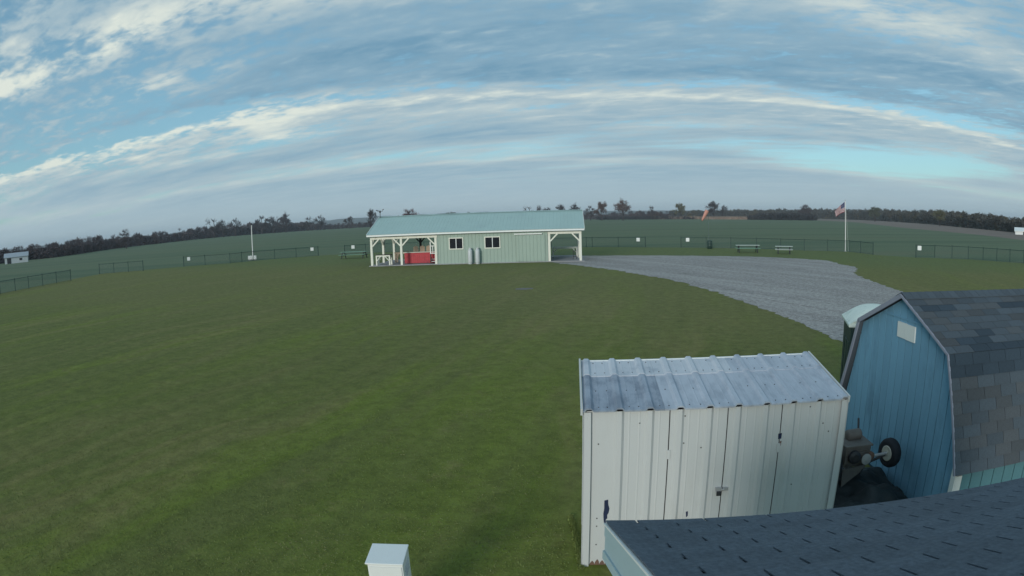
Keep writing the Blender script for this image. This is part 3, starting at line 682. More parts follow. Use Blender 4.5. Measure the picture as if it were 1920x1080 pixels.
    for x in (xa-0.02, xb+0.002):
        for s_ in (0, 1):
            y0 = yf if s_ == 0 else Dp-yf
            MB().beam((x+0.01, y0, Ez-0.02), (x+0.01, Dp/2, Rz_-0.02), 0.025, 0.13).build('rake_trim', 'white', t)
    return t
pavilion()

# weather station on the ridge
def weather_station():
    x, y, _ = pavw(0.0, 3.3)
    t = thing('weather_station', 'small dark weather station mast above left end of the pavilion ridge', 'weather station', (x, y, 4.40), PAV_RZ)
    MB().tube((0, 0, -0.12), (0, 0, 0.62), 0.035, n=6).build('mast', 'dark_metal', t)
    MB().beam((-0.28, 0, 0.50), (0.26, 0, 0.50), 0.04, 0.04).build('cross_arm', 'dark_metal', t)
    MB().lathe([(0.03, 0), (0.09, 0.02), (0.09, 0.16), (0.03, 0.19)], (0.0, 0, 0.36), n=10).build('sensor_shield', 'dark_metal', t)
    for a in range(3):
        MB().lathe([(0.02, 0), (0.055, .03), (0.05, .07), (0.01, .09)], (-0.28+0.09*math.cos(a*2.1), 0.09*math.sin(a*2.1), 0.56), n=8).build('cup', 'dark_metal', t)
    MB().prism([(0.2, -0.005, 0.56), (0.36, -0.005, 0.62), (0.36, -0.005, 0.74), (0.2, -0.005, 0.62)], (0, 0.01, 0)).build('vane', 'dark_metal', t)
weather_station()

def tanks():
    for i, (x, lab) in enumerate(((8.98, 'tall white gas cylinder against green wall, left of the pair'), (9.62, 'tall white gas cylinder against green wall, right of the pair'))):
        X, Y, _ = pavw(x, -0.32)
        t = thing('gas_cylinder', lab, 'gas cylinder', (X, Y, 0.0), PAV_RZ, 'gas cylinders by the pavilion wall')
        MB().lathe([(0.15, 0.0), (0.17, 0.005), (0.17, 0.08), (0.15, 0.08)], n=16).build('foot_ring', 'tank', t, True)
        MB().lathe([(0.06, 0.06), (0.16, 0.08), (0.19, 0.16), (0.19, 1.10), (0.17, 1.20), (0.10, 1.27), (0.04, 1.29)], n=18).build('body', 'tank', t, True)
        c = MB()
        for k in range(9):
            a0, a1 = R(20+k*35), R(20+(k+1)*35)
            c.prism([(0.11*math.cos(a0), 0.11*math.sin(a0), 1.25), (0.11*math.cos(a1), 0.11*math.sin(a1), 1.25), (0.11*math.cos(a1), 0.11*math.sin(a1), 1.40), (0.11*math.cos(a0), 0.11*math.sin(a0), 1.40)], (0.006, 0.004, 0))
        c.build('collar', 'tank', t)
        v = MB(); v.tube((0, 0, 1.28), (0, 0, 1.37), 0.02, n=8); v.tube((-0.05, 0, 1.36), (0.05, 0, 1.36), 0.02, n=8); v.build('valve', 'galv', t)
tanks()

def trestle_table(name, label, cat, x, y, w, d, h, top_mat, leg_mat, zf=0.07, rz=0.0):
    X, Y, _ = pavw(x, y)
    t = thing(name, label, cat, (X, Y, zf), PAV_RZ+rz)
    n = 4
    for i in range(n):
        y0 = -d/2 + d*i/n
        MB().box(-w/2-0.06, w/2+0.06, y0+0.006, y0+d/n-0.006, h-0.04, h).build('top_plank', top_mat, t)
    MB().box(-w/2, w/2, -d/2+0.02, -d/2+0.06, h-0.15, h-0.042).build('apron', leg_mat, t)
    MB().box(-w/2, w/2, d/2-0.06, d/2-0.02, h-0.15, h-0.042).build('apron', leg_mat, t)
    for sx in (-1, 1):
        for sy in (-1, 1):
            cx, cy = sx*(w/2-0.06), sy*(d/2-0.075)
            MB().box(cx-0.06, cx+0.06, cy-0.05, cy+0.05, 0, h-0.045).build('leg', leg_mat, t)
        MB().beam((sx*(w/2-0.08), -d/2+0.02, h-0.55), (sx*(w/2-0.48), -d/2+0.02, h-0.12), 0.06, 0.09, (0, 1, 0)).build('brace', leg_mat, t)
        MB().beam((sx*(w/2-0.08), d/2-0.02, h-0.55), (sx*(w/2-0.48), d/2-0.02, h-0.12), 0.06, 0.09, (0, 1, 0)).build('brace', leg_mat, t)
    return t
trestle_table('work_table', 'cream work table with braced legs at the front of the left bay', 'table', 1.05, 0.62, 1.34, 0.75, 0.92, 'dark_and_shaded_wood', 'cream')
trestle_table('work_table', 'weathered wooden work table behind the cream one in the left bay', 'table', 2.1, 3.4, 1.5, 0.8, 0.95, 'wood', 'wood')
trestle_table('serving_table', 'long cream braced table along the back of the right bay', 'table', 17.0, 5.3, 2.35, 0.7, 0.92, 'cream', 'cream')

def bar_counter():
    X, Y, _ = pavw(4.2, 1.35)
    t = thing('bar_counter', 'red panelled bar counter with pale top in the left bay', 'counter', (X, Y, 0.07), PAV_RZ)
    MB().box(-1.38, 1.42, -0.22, 0.22, 0.03, 0.98).build('carcass', 'dark_and_shaded_wood', t)
    for i in range(14):
        x0 = -1.38+i*0.2
        MB().box(x0+0.004, x0+0.196, -0.245, -0.221, 0.05, 0.98).build('front_board', 'red', t)
    MB().box(-1.5, 1.54, -0.34, 0.34, 0.982, 1.03).build('counter_top', 'cream', t, bevel=0.008)
    MB().box(-1.36, 1.40, -0.24, 0.2, 0.0, 0.03).build('plinth', 'dark_and_shaded_wood', t)
bar_counter()

def bar_chairs():
    names = ['leftmost wooden high chair behind the red counter', 'middle wooden high chair behind the red counter', 'rightmost wooden high chair behind the red counter']
    base = None
    for i, lab in enumerate(names):
        X, Y, _ = pavw(3.62+i*0.60, 2.0)
        if base is None:
            t = thing('high_chair', lab, 'chair', (X, Y, 0.07), PAV_RZ, 'wooden high chairs behind the bar'); base = t
            for k in range(5):
                w = 0.085; x0 = -0.22+k*0.09; top = 1.46+0.07*(1-abs(k-2)/2)*1.2
                MB().box(x0, x0+w, 0.20, 0.225, 0.72, top).build('back_slat', 'wood', t)
            MB().box(-0.24, 0.24, 0.226, 0.25, 1.12, 1.19).build('back_rail', 'wood', t)
            MB().box(-0.26, 0.26, -0.24, 0.2, 0.70, 0.735).build('seat', 'wood', t)
            for sx in (-1, 1):
                for sy, zt in ((-1, 0.98), (1, 0.70)):
                    MB().beam((sx*0.25, sy*0.22, 0), (sx*0.23, sy*0.19, zt), 0.05, 0.05).build('leg', 'wood', t)
                MB().box(sx*0.29-0.05, sx*0.29+0.05, -0.28, 0.24, 0.98, 1.005).build('armrest', 'wood', t)
            MB().box(-0.24, 0.24, -0.235, -0.2, 0.25, 0.30).build('footrest', 'wood', t)
        else:
            t = copy_tree(base); t.location = (X, Y, 0.07); t['label'] = lab
bar_chairs()

def steps():
    X, Y, _ = pavw(5.62, 1.0)
    t = thing('wooden_steps', 'white railed wooden steps against the end wall in the left bay', 'steps', (X, Y, 0.07), PAV_RZ)
    for k in range(4):
        MB().box(-0.32, 0.34, -0.3+k*0.26, 0.0+k*0.26, 0.16+k*0.19, 0.20+k*0.19).build('tread', 'white', t)
    for sx in (-0.34, 0.345):
        MB().beam((sx, -0.3, 0.10), (sx, 0.8, 0.88), 0.03, 0.22).build('stringer', 'dark_and_shaded_wood', t)
    for x in (-0.30, 0.30):
        MB().box(x-0.045, x+0.045, -0.32, -0.23, 0.85, 1.92 if x < 0 else 1.6).build('railing_post', 'white', t)
    MB().box(-0.3, 0.3, -0.30, -0.25, 0.86, 0.93).build('railing', 'white', t)
    MB().box(-0.3, 0.3, -0.30, -0.25, 1.50, 1.57).build('railing', 'white', t)
    for x in (-0.1, 0.1):
        MB().box(x-0.03, x+0.03, -0.29, -0.26, 0.93, 1.50).build('baluster', 'white', t)
    for x in (-0.30, 0.30):
        MB().box(x-0.044, x+0.044, -0.319, -0.231, 0.0, 0.85).build('railing_post', 'dark_and_shaded_wood', t)
steps()
def stool():
    X, Y, _ = pavw(17.85, 1.6)
    t = thing('metal_stool', 'dark metal stool in the right bay beside the corner post', 'stool', (X, Y, 0.07), PAV_RZ)
    MB().lathe([(0.17, 0), (0.18, 0.01), (0.18, 0.035), (0.16, 0.045)], (0, 0, 0.72), n=14).build('seat', 'dark_metal', t)
    for a in range(4):
        c, s_ = math.cos(a*math.pi/2+.7), math.sin(a*math.pi/2+.7)
        MB().tube((0.22*c, 0.22*s_, 0), (0.13*c, 0.13*s_, 0.73), 0.016, n=6).build('leg', 'dark_metal', t)
    r_ = MB()
    for k in range(8):
        a0, a1 = k*math.pi/4, (k+1)*math.pi/4
        r_.tube((0.19*math.cos(a0), 0.19*math.sin(a0), 0.25), (0.19*math.cos(a1), 0.19*math.sin(a1), 0.25), 0.01, n=5)
    r_.build('foot_ring', 'dark_metal', t)
stool()

# ------------------------------------------------------------------ fences, signs
FH = 1.2
def fence(pts, label, extra_mid=0):
    x0, y0 = pts[0]
    t = thing('chain_link_fence', label, 'fence', (x0, y0, 0), 0, 'chain link fence runs round the lawn')
    for i, (x, y) in enumerate(pts):
        p = MB(); p.tube((x-x0, y-y0, -0.02), (x-x0, y-y0, FH+0.04), 0.045 if i in (0, len(pts)-1) else 0.034, n=8)
        p.lathe([(0.05, 0), (0.045, 0.03), (0.015, 0.06)], (x-x0, y-y0, FH+0.03), n=8); p.build('post', 'fence_green', t)
    for (xa, ya), (xb, yb) in zip(pts, pts[1:]):
        MB().tube((xa-x0, ya-y0, FH-0.02), (xb-x0, yb-y0, FH-0.02), 0.026, n=6).build('top_rail', 'fence_green', t)
        MB().tube((xa-x0, ya-y0, 0.08), (xb-x0, yb-y0, 0.08), 0.012, n=4).build('tension_wire', 'fence_green', t)
        L_ = math.hypot(xb-xa, yb-ya)
        mb = MB(); mb.add([(0.03, 0, 0.05), (L_-0.03, 0, 0.05), (L_-0.03, 0, FH-0.03), (0.03, 0, FH-0.03)], [(0, 1, 2, 3)])
        o = mb.build('wire_mesh', 'chain', t); o.location = (xa-x0, ya-y0, 0); o.rotation_euler = (0, 0, math.atan2(yb-ya, xb-xa))
    return t
fence([(-46.4, 34.0), (-46.8, 36.8), (-47.1, 39.5), (-47.2, 41.8), (-47.25, 43.9), (-47.3, 46.2), (-47.3, 48.5), (-47.2, 50.9)], 'green chain link fence run at the far left edge, cut by the frame')
fence([(-50.0, 59.7), (-47.9, 60.2), (-45.8, 60.6), (-43.7, 61.0)], 'short green chain link fence run of three bays on the left')
fence([(-40.0, 65.0), (-37.2, 65.7), (-33.9, 66.3), (-33.2, 68.3), (-32.3, 70.0), (-29.9, 71.4), (-27.5, 73.0), (-24.9, 74.4)], 'green chain link fence run behind the white light pole')
fence([(-21.2, 74.2), (-18.7, 75.4), (-14.8, 75.6), (-11, 75.4), (-7, 75.1), (-3, 74.6), (1, 74.0), (5, 73.3), (9.2, 72.4), (9.9, 72.1), (12.9, 70.9), (15.9, 69.3)], 'green chain link fence run passing behind the pavilion')
fence([(19.8, 67.5), (22.4, 65.9), (25.0, 64.6), (27.4, 62.6), (29.5, 60.5), (31.6, 58.7), (33.8, 57.2), (35.8, 55.7), (35.9, 53.6), (35.9, 51.2)], 'green chain link fence run behind the picnic tables and flagpole')
fence([(38.6, 47.2), (40.9, 46.8), (42.5, 45.8), (43.8, 44.6), (44.8, 43.3), (45.6, 42.0), (46.4, 40.8), (47.2, 39.5), (48.4, 37.2), (49.4, 35.0)], 'green chain link fence run at the far right edge, cut by the frame')
def sign(x, y, lab, h0=0.72, w=0.40, h=0.42):
    l_ = math.hypot(x, y); rz = -math.atan2(x, y)
    t = thing('fence_sign', lab, 'sign', (x*(1-0.14/l_), y*(1-0.14/l_), h0), rz, 'white square signs on the fence')
    MB().box(-w/2, w/2, -0.012, 0.012, 0, h).build('plate', 'white', t, bevel=0.004)
    for z in (0.1, h-0.1):
        MB().box(-w/2+0.03, w/2-0.03, 0.0125, 0.05, z-0.015, z+0.015).build('bracket', 'galv', t)
sign(-39.3, 65.15, 'small white square sign on fence post left of the light pole')
sign(-25.6, 74.0, 'small white square sign on fence end midway between light pole and pavilion')
sign(-20.2, 74.7, 'small white square sign on fence above the left picnic table')
sign(15.1, 69.7, 'small white square sign at the fence gap left of the windsock')
sign(20.5, 67.1, 'small white square sign on the first fence post left of the windsock')
sign(39.0, 47.1, 'small white sign at the start of the far right fence')

# ------------------------------------------------------------------ picnic tables
def picnic(label, cx, cy, rz, mat, seat_mat, L_=2.2):
    t = thing('picnic_table', label, 'picnic table', (cx, cy, 0), rz, 'picnic tables on the lawn')
    for k in range(5):
        y0 = -0.37+k*0.15
        MB().box(-L_/2, L_/2, y0, y0+0.14, 0.72, 0.758).build('top_plank', mat, t)
    for s_ in (-1, 1):
        for k in range(2):
            y0 = s_*0.68-0.14+k*0.145
            MB().box(-L_/2, L_/2, y0, y0+0.135, 0.42, 0.458).build('seat_plank', seat_mat, t)
    for x in (-L_/2+0.3, L_/2-0.3):
        for s_ in (-1, 1):
            MB().beam((x, s_*0.66, 0), (x, s_*0.26, 0.72), 0.045, 0.09, (1, 0, 0)).build('leg', 'dark_metal', t)
        MB().box(x+0.024, x+0.064, -0.8, 0.8, 0.33, 0.415).build('seat_support', 'dark_metal', t)
        MB().box(x+0.024, x+0.064, -0.36, 0.36, 0.64, 0.718).build('top_support', 'dark_metal', t)
picnic('green picnic table on the grass left of the pavilion', -17.6, 65.4, R(-8), 'green_paint', 'green_paint', 3.2)
picnic('green picnic table, left of the two in front of the right fence', 23.9, 56.9, R(-15), 'pale_green_paint', 'green_paint', 2.5)
picnic('pale grey picnic table, right of the two in front of the right fence', 26.8, 54.2, R(-25), 'pale_green_paint', 'pale_green_paint', 1.8)

# ------------------------------------------------------------------ light pole
def light_pole():
    t = thing('light_pole', 'slim white pole rising from the lawn before the left fence', 'pole', (-33.5, 72.4, 0))
    MB().tube((0, 0, -0.05), (0, 0, 4.5), 0.075, 0.055, 10).build('mast', 'pole_white', t)
    MB().lathe([(0.05, 0), (0.13, 0.02), (0.12, 0.14), (0.02, 0.2)], (0, 0, 4.5), n=10).build('top_fitting', 'dark_metal', t)
    MB().lathe([(0.16, 0), (0.16, 0.03), (0.08, 0.06)], n=12).build('base_flange', 'galv', t)
    for i, (x, lab) in enumerate(((-0.30, 'white cabinet left of the light pole foot'), (0.36, 'white cabinet right of the light pole foot'))):
        c = thing('power_cabinet', lab, 'cabinet', (-33.5+x, 72.1, 0), R(20), 'white cabinets at the light pole foot')
        MB().box(-0.26, 0.26, -0.16, 0.16, 0.10, 0.55).build('case', 'white', c, bevel=0.015)
        MB().box(-0.22, 0.22, -0.175, -0.162, 0.14, 0.51).build('door', 'white', c)
        MB().box(-0.24, 0.24, -0.14, 0.14, 0.0, 0.1).build('plinth', 'concrete', c)
light_pole()

# ------------------------------------------------------------------ flag and windsock
def flag():
    t = thing('flagpole', 'tall thin white flagpole on the lawn at the right', 'flagpole', (35.83, 56.64, 0))
    MB().tube((0, 0, -0.05), (0, 0, 5.42), 0.055, 0.035, 10).build('mast', 'pole_white', t)
    MB().lathe([(0.01, 0), (0.05, 0.02), (0.06, 0.06), (0.05, 0.1), (0.01, 0.12)], (0, 0, 5.42), n=10).build('finial', 'galv', t)
    MB().tube((0.34, -0.1, 0.02), (0.05, 0, 5.3), 0.008, n=4).build('halyard', 'pole_white', t)
    MB().lathe([(0.14, 0), (0.14, 0.03), (0.06, 0.07)], n=12).build('base_flange', 'galv', t)
    f = thing('flag', 'limp striped flag with a blue corner hanging off the flagpole', 'flag', (35.83, 56.64, 5.32), R(-32))
    nu, nv = 22, 13; H_, L_ = 1.08, 1.75
    def pt(u, v):   # u along the fly, v from top of the hoist
        s = u*L_; ang = R(38+26*u); hh = H_*(1-0.42*u)
        x = -0.06 - s*0.62; z = -s*0.50*(0.8+0.35*u) - v*hh
        y = 0.10*math.sin(u*8+v*2.2)*u**0.6 + 0.05*math.sin(u*15-v*3)*u
        x += 0.05*math.sin(v*5+u*4)*u
        return (x, y, z)
    for name, mat, test in (('stripe', 'f_red', 0), ('stripe', 'f_white', 1)):
        for k in range(test, 13, 2):
            mb = MB(); u0 = 9 if k < 7 else 0
            vs, fs = [], []
            for i in range(u0, nu+1):
                a, b = pt(i/nu, k/13), pt(i/nu, (k+1)/13)
                vs += [a, b, (a[0], a[1]+.004, a[2]), (b[0], b[1]+.004, b[2])]
            for i in range(nu-u0):
                q = i*4; fs += [(q, q+1, q+5, q+4), (q+2, q+6, q+7, q+3)]
            mb.add(vs, fs); mb.build(name, mat, f, True)
    mb = MB(); vs, fs = [], []
    for i in range(10):
        for j in range(8):
            vs.append(pt(i/nu, j/13))
    for i in range(9):
        for j in range(7):
            q = i*8+j; fs.append((q, q+1, q+9, q+8))
    mb.add(vs, fs); c = mb.build('canton', 'f_blue', f, True)
    st = MB()
    for j in range(9):
        for i in range(6 if j % 2 == 0 else 5):
            u = ((i+0.5+(0.5 if j % 2 else 0))/6)*9/nu*0.98; v = (j+0.5)/9*7/13
            a = Vector(pt(u, v)) + Vector((0, -0.012, 0)); s_ = 0.02
            ring = []
            for k in range(10):
                rr = s_ if k % 2 == 0 else s_*0.42
                ring.append(a + Vector((rr*math.sin(k*math.pi/5), 0, rr*math.cos(k*math.pi/5))))
            st.add(ring, [tuple(range(10))])
    st.build('stars', 'f_white', c)['kind'] = 'stuff'
flag()
def windsock():
    t = thing('windsock', 'orange windsock drooping from a thin pole beyond the fence', 'windsock', (22.38, 64.9, 0))
    MB().tube((0, 0, -0.05), (0, 0, 4.25), 0.035, 0.022, 8).build('pole', 'sock_pole', t)
    d = Vector((-0.50, -0.1, -0.86)).normalized(); o = Vector((-0.16, 0, 4.28)); a = d.orthogonal().normalized(); b = d.cross(a)
    mb = MB(); prof = [(0.24, 0), (0.235, 0.25), (0.21, 0.55), (0.19, 0.8), (0.16, 1.05), (0.13, 1.3)]
    r = random.Random(3); vs, fs = [], []; n = 14
    for ri, (rad, h) in enumerate(prof):
        for i in range(n):
            tt = 2*math.pi*i/n; rr = rad*(1+0.12*math.sin(3*tt+h*4)*h)
            vs.append(o+d*h+(a*math.cos(tt)+b*math.sin(tt)*(1-0.25*h))*rr)
    for k in range(len(prof)-1):
        for i in range(n): fs.append((k*n+i, k*n+(i+1) % n, (k+1)*n+(i+1) % n, (k+1)*n+i))
    mb.add(vs, fs); so = mb.build('sock', 'orange', t, True); sm = so.modifiers.new('solid', 'SOLIDIFY'); sm.thickness = 0.01
    h = MB()
    for i in range(n):
        t0, t1 = 2*math.pi*i/n, 2*math.pi*(i+1)/n
        h.tube(o+(a*math.cos(t0)+b*math.sin(t0))*0.245, o+(a*math.cos(t1)+b*math.sin(t1))*0.245, 0.012, n=5)
    h.build('hoop', 'galv', t)
    MB().tube((0, 0, 4.25), tuple(o), 0.02, n=5).build('swivel_arm', 'galv', t)
windsock()
def barrel():
    t = thing('waste_barrel', 'dark barrel at the foot of the windsock pole', 'barrel', (22.25, 64.2, 0))
    MB().lathe([(0.27, 0), (0.29, 0.02), (0.29, 0.3), (0.305, 0.32), (0.29, 0.34), (0.29, 0.6), (0.305, 0.62), (0.29, 0.64), (0.29, 0.86), (0.3, 0.9), (0.26, 0.9), (0.26, 0.84)], n=18).build('drum', 'fence_green', t, True)
    MB().lathe([(0.28, 0.85), (0.3, 0.905), (0.2, 0.95), (0.03, 0.97)], n=18).build('lid', 'fence_green', t, True)
barrel()

# ------------------------------------------------------------------ far buildings
def far_building(name, label, az, D, w, d, h, rh, rz, mats, doors):
    x, y = polar(az, D); t = thing(name, label, 'building', (x, y, 0), rz)
    MB().box(-w/2, w/2, -d/2, d/2, 0, h).build('wall', mats[0], t)
    for s_ in (-1, 1):
        MB().prism([(-w/2-.3, s_*(d/2+.3), h-.1), (-w/2-.3, 0, h+rh), (-w/2-.3, 0, h+rh+.15), (-w/2-.3, s_*(d/2+.3), h+.05)], (w+.6, 0, 0)).build('roof', mats[1], t)
    for x_ in (-w/2+.02, w/2-.22):
        MB().prism([(x_, -d/2, h+.002), (x_, d/2, h+.002), (x_, 0, h+rh-.1)], (.2, 0, 0)).build('gable', mats[0], t)
    for a, b, z0, z1 in doors:
        MB().box(a, b, -d/2-.05, -d/2+.02, z0, z1).build('door', 'dark_metal', t)
far_building('farm_shed', 'low white farm shed among the trees at the far left edge', -48.1, 214, 8.6, 6, 2.0, 1.2, R(45), ('tank', 'far_grey'), [(-3.4, -1.9, 0, 1.8), (1.2, 2.2, 0.8, 1.5)])
far_building('farm_building', 'white farm building at the edge of the brown field, far right', 50.2, 205, 7.5, 7, 1.0, 1.0, R(-48), ('white', 'white'), [(-1, 1, 0, .9)])

# ------------------------------------------------------------------ white steel shed
def steel_shed():
    W_, Dp, hf, hr = 2.85, 1.16, 1.86, 2.05
    t = thing('storage_shed', 'white ribbed steel storage shed with weathered grey roof', 'shed', (0.705, 5.70, 0), R(-5.7))
    pit = 0.3105; first = 0.03
    # front in four sheets: left, two doors, right
    xs = [0.0, 0.86, 1.48, 2.09, W_]
    names = ['front_panel', 'door', 'door', 'front_panel']
    doors = []
    for i in range(4):
        a, b = xs[i]+(0.006 if i else 0), xs[i+1]-(0.006 if i < 3 else 0)
        o = ribbed(a, b, 0.06 if i in (1, 2) else 0.0, hf, pit, first, 0.026, 0.050, 0.012).build(names[i], 'shed_white', t)
        if i in (1, 2): doors.append(o)
    MB().box(0.02, W_-0.02, 0.016, 0.06, 0.02, hf-0.01).build('front_framing', 'dark_metal', t)
    # hardware on the doors
    hp = MB(); hp.box(1.405, 1.475, -0.028, -0.004, 0.90, 0.945); hp.box(1.487, 1.545, -0.028, -0.004, 0.905, 0.94); hp.tube((1.47, -0.03, 0.922), (1.50, -0.03, 0.922), 0.01, n=8); hp.build('hasp', 'galv', doors[0])
    pl = MB(); pl.box(1.415, 1.462, -0.05, -0.029, 0.855, 0.905); pl.build('padlock', 'dark_metal', doors[0], bevel=0.004)
    for x, dr in ((0.864, 0), (2.086, 1)):
        for z in (1.36, 0.45):
            MB().box(x-0.018, x+0.018, -0.012, -0.002, z-0.05, z+0.05).build('hinge', 'shed_white', doors[dr])
    # side and rear walls
    for side, x in ((0, 0.0), (1, W_)):
        sw = ribbed(0.015, Dp-0.015, 0.0, 1.0, pit, 0.2, 0.018, 0.036, 0.012)
        def f(v, side=side, x=x):
            y = v.x if side else Dp - v.x
            top = hf + (hr-hf)*y/Dp - 0.015
            return Vector((x+v.y if not side else x-v.y, y, v.z*top))
        xform(sw, f); sw.build('side_wall', 'shed_white', t)
    rwall = ribbed(0.0, W_, 0.0, hr-0.02, pit, first, 0.018, 0.036, 0.012); xform(rwall, lambda v: Vector((W_-v.x, Dp-v.y, v.z))); rwall.build('rear_wall', 'shed_white', t)
    # corner trims
    for x0 in (-0.028, W_-0.052):
        c = MB(); c.box(x0, x0+0.08, -0.034, -0.022, 0.0, hf-0.005); c.build('corner_trim', 'shed_white', t)
    for x0 in (-0.031, W_+0.019):
        c = MB(); c.box(x0, x0+0.012, -0.034, 0.06, 0.002, hf-0.006); c.build('corner_trim', 'shed_white', t)
    # roof sheets: lower course, upper course lapped over it
    sl = math.hypot(Dp+0.09, hr-hf); ca, sa = (Dp+0.09)/sl, (hr-hf)/sl
    def roof(x0, x1, s0, s1, lift, mat, nm):
        rb = ribbed(x0, x1, s0, s1, pit, first, 0.028, 0.050, 0.018)
        xform(rb, lambda v: Vector((v.x, -0.055 + v.z*ca + (v.y-lift)*sa*1.0, hf+0.022 + v.z*sa - (v.y-lift)*ca)))
        return rb.build(nm, mat, t)
    cuts = [-0.03, 0.80, 1.73, W_+0.012]
    lap = sl*0.66
    mats_l = ['shed_roof_dark', 'shed_roof', 'shed_roof']; mats_u = ['shed_roof_pale', 'shed_roof_pale', 'shed_roof']
    for i in range(3):
        roof(cuts[i]+(0.001 if i else 0), cuts[i+1]-(0.001 if i < 2 else 0), 0.0, lap+0.12, 0.0, mats_l[i], 'roof_sheet')
        roof(cuts[i]+(0.001 if i else 0), cuts[i+1]-(0.001 if i < 2 else 0), lap+0.006*i, sl+0.03, 0.009, mats_u[i], 'ridge_sheet')
    # white trim seen along the high edge
    tr = MB(); tr.box(-0.03, W_+0.012, Dp+0.045, Dp+0.075, hr-0.03, hr+0.040); tr.build('top_flashing', 'white', t)
    for x in (-0.045, W_+0.020):
        MB().beam((x, -0.06, hf+0.012), (x, Dp+0.06, hr+0.03), 0.02, 0.075).build('rake_trim', 'shed_white', t)
    # screw heads on roof and front
    sc_ = MB(); r = random.Random(2)
    for s_, lf in ((0.07, 0), (lap*0.55, 0), (lap+0.08, .009), (sl-0.06, .009)):
        k = 0; x = 0.12
        while x < W_-0.05:
            if abs(((x-first) % pit)-0) > 0.05 and abs(((x-first) % pit)-pit) > 0.05 and r.random() > (0.55 if 0.3 < s_/sl < 0.5 else 0.05):
                p0 = Vector((x+r.uniform(-.01, .01), -0.055+s_*ca - lf*sa, hf+0.022+s_*sa+lf*ca)); n_ = Vector((0, -sa, ca))
                sc_.tube(p0-n_*0.002, p0+n_*0.007, 0.0075, 0.005, 6)
            x += 0.105
    so = sc_.build('screw_head', 'dark_metal', t); so['kind'] = 'stuff'
    sf = MB()
    for x, z in ((0.13, 0.62), (0.13, 0.52), (0.13, 0.28), (0.13, 1.5), (0.55, 1.72), (1.02, 1.78), (1.02, 1.48), (1.21, 1.42), (1.62, 1.62), (2.42, 1.80), (2.6, 1.60), (2.68, 1.5), (2.55, 1.25), (2.3, 0.9), (1.9, 0.55)):
        sf.tube((x, -0.004, z), (x, 0.004, z), 0.008, n=6)
    q = sf.build('screw_head', 'dark_metal', t); q['kind'] = 'stuff'
    # paint chips
    def chip(poly, mat, nm, lab=None):
        o = MB().prism([(x, -0.0035, z) for x, z in poly], (0, 0.004, 0)).build(nm, mat, t)
        if lab: o['label'] = lab
    chip([(0.205, 0.84), (0.245, 0.85), (0.248, 0.79), (0.262, 0.74), (0.255, 0.69), (0.240, 0.66), (0.242, 0.62), (0.226, 0.60), (0.230, 0.55), (0.211, 0.545), (0.203, 0.60), (0.198, 0.68), (0.206, 0.74)], 'chip', 'paint_chip', 'dark blue chipped patch low on the left front')
    chip([(2.070, 1.52), (2.112, 1.525), (2.11, 1.462), (2.074, 1.458)], 'chip', 'paint_chip')
    chip([(2.096, 1.43), (2.118, 1.435), (2.112, 1.385), (2.096, 1.345), (2.088, 1.37), (2.098, 1.40)], 'rust', 'paint_chip')
    chip([(2.22, 1.81), (2.235, 1.812), (2.233, 1.765), (2.22, 1.76)], 'chip', 'paint_chip')
    chip([(1.10, 0.66), (1.122, 0.665), (1.125, 0.61), (1.108, 0.59)], 'chip', 'paint_chip')
    # dirt and rust at the foot of the left front
    for k in range(9):
        x = 0.09+0.055*k; hh = 0.05+0.05*r.random()
        chip([(x-.03, 0.004), (x+.03, 0.004), (x+.022, hh*.6), (x+.004, hh), (x-.018, hh*.55)], 'rust', 'rust_stain')
steel_shed()

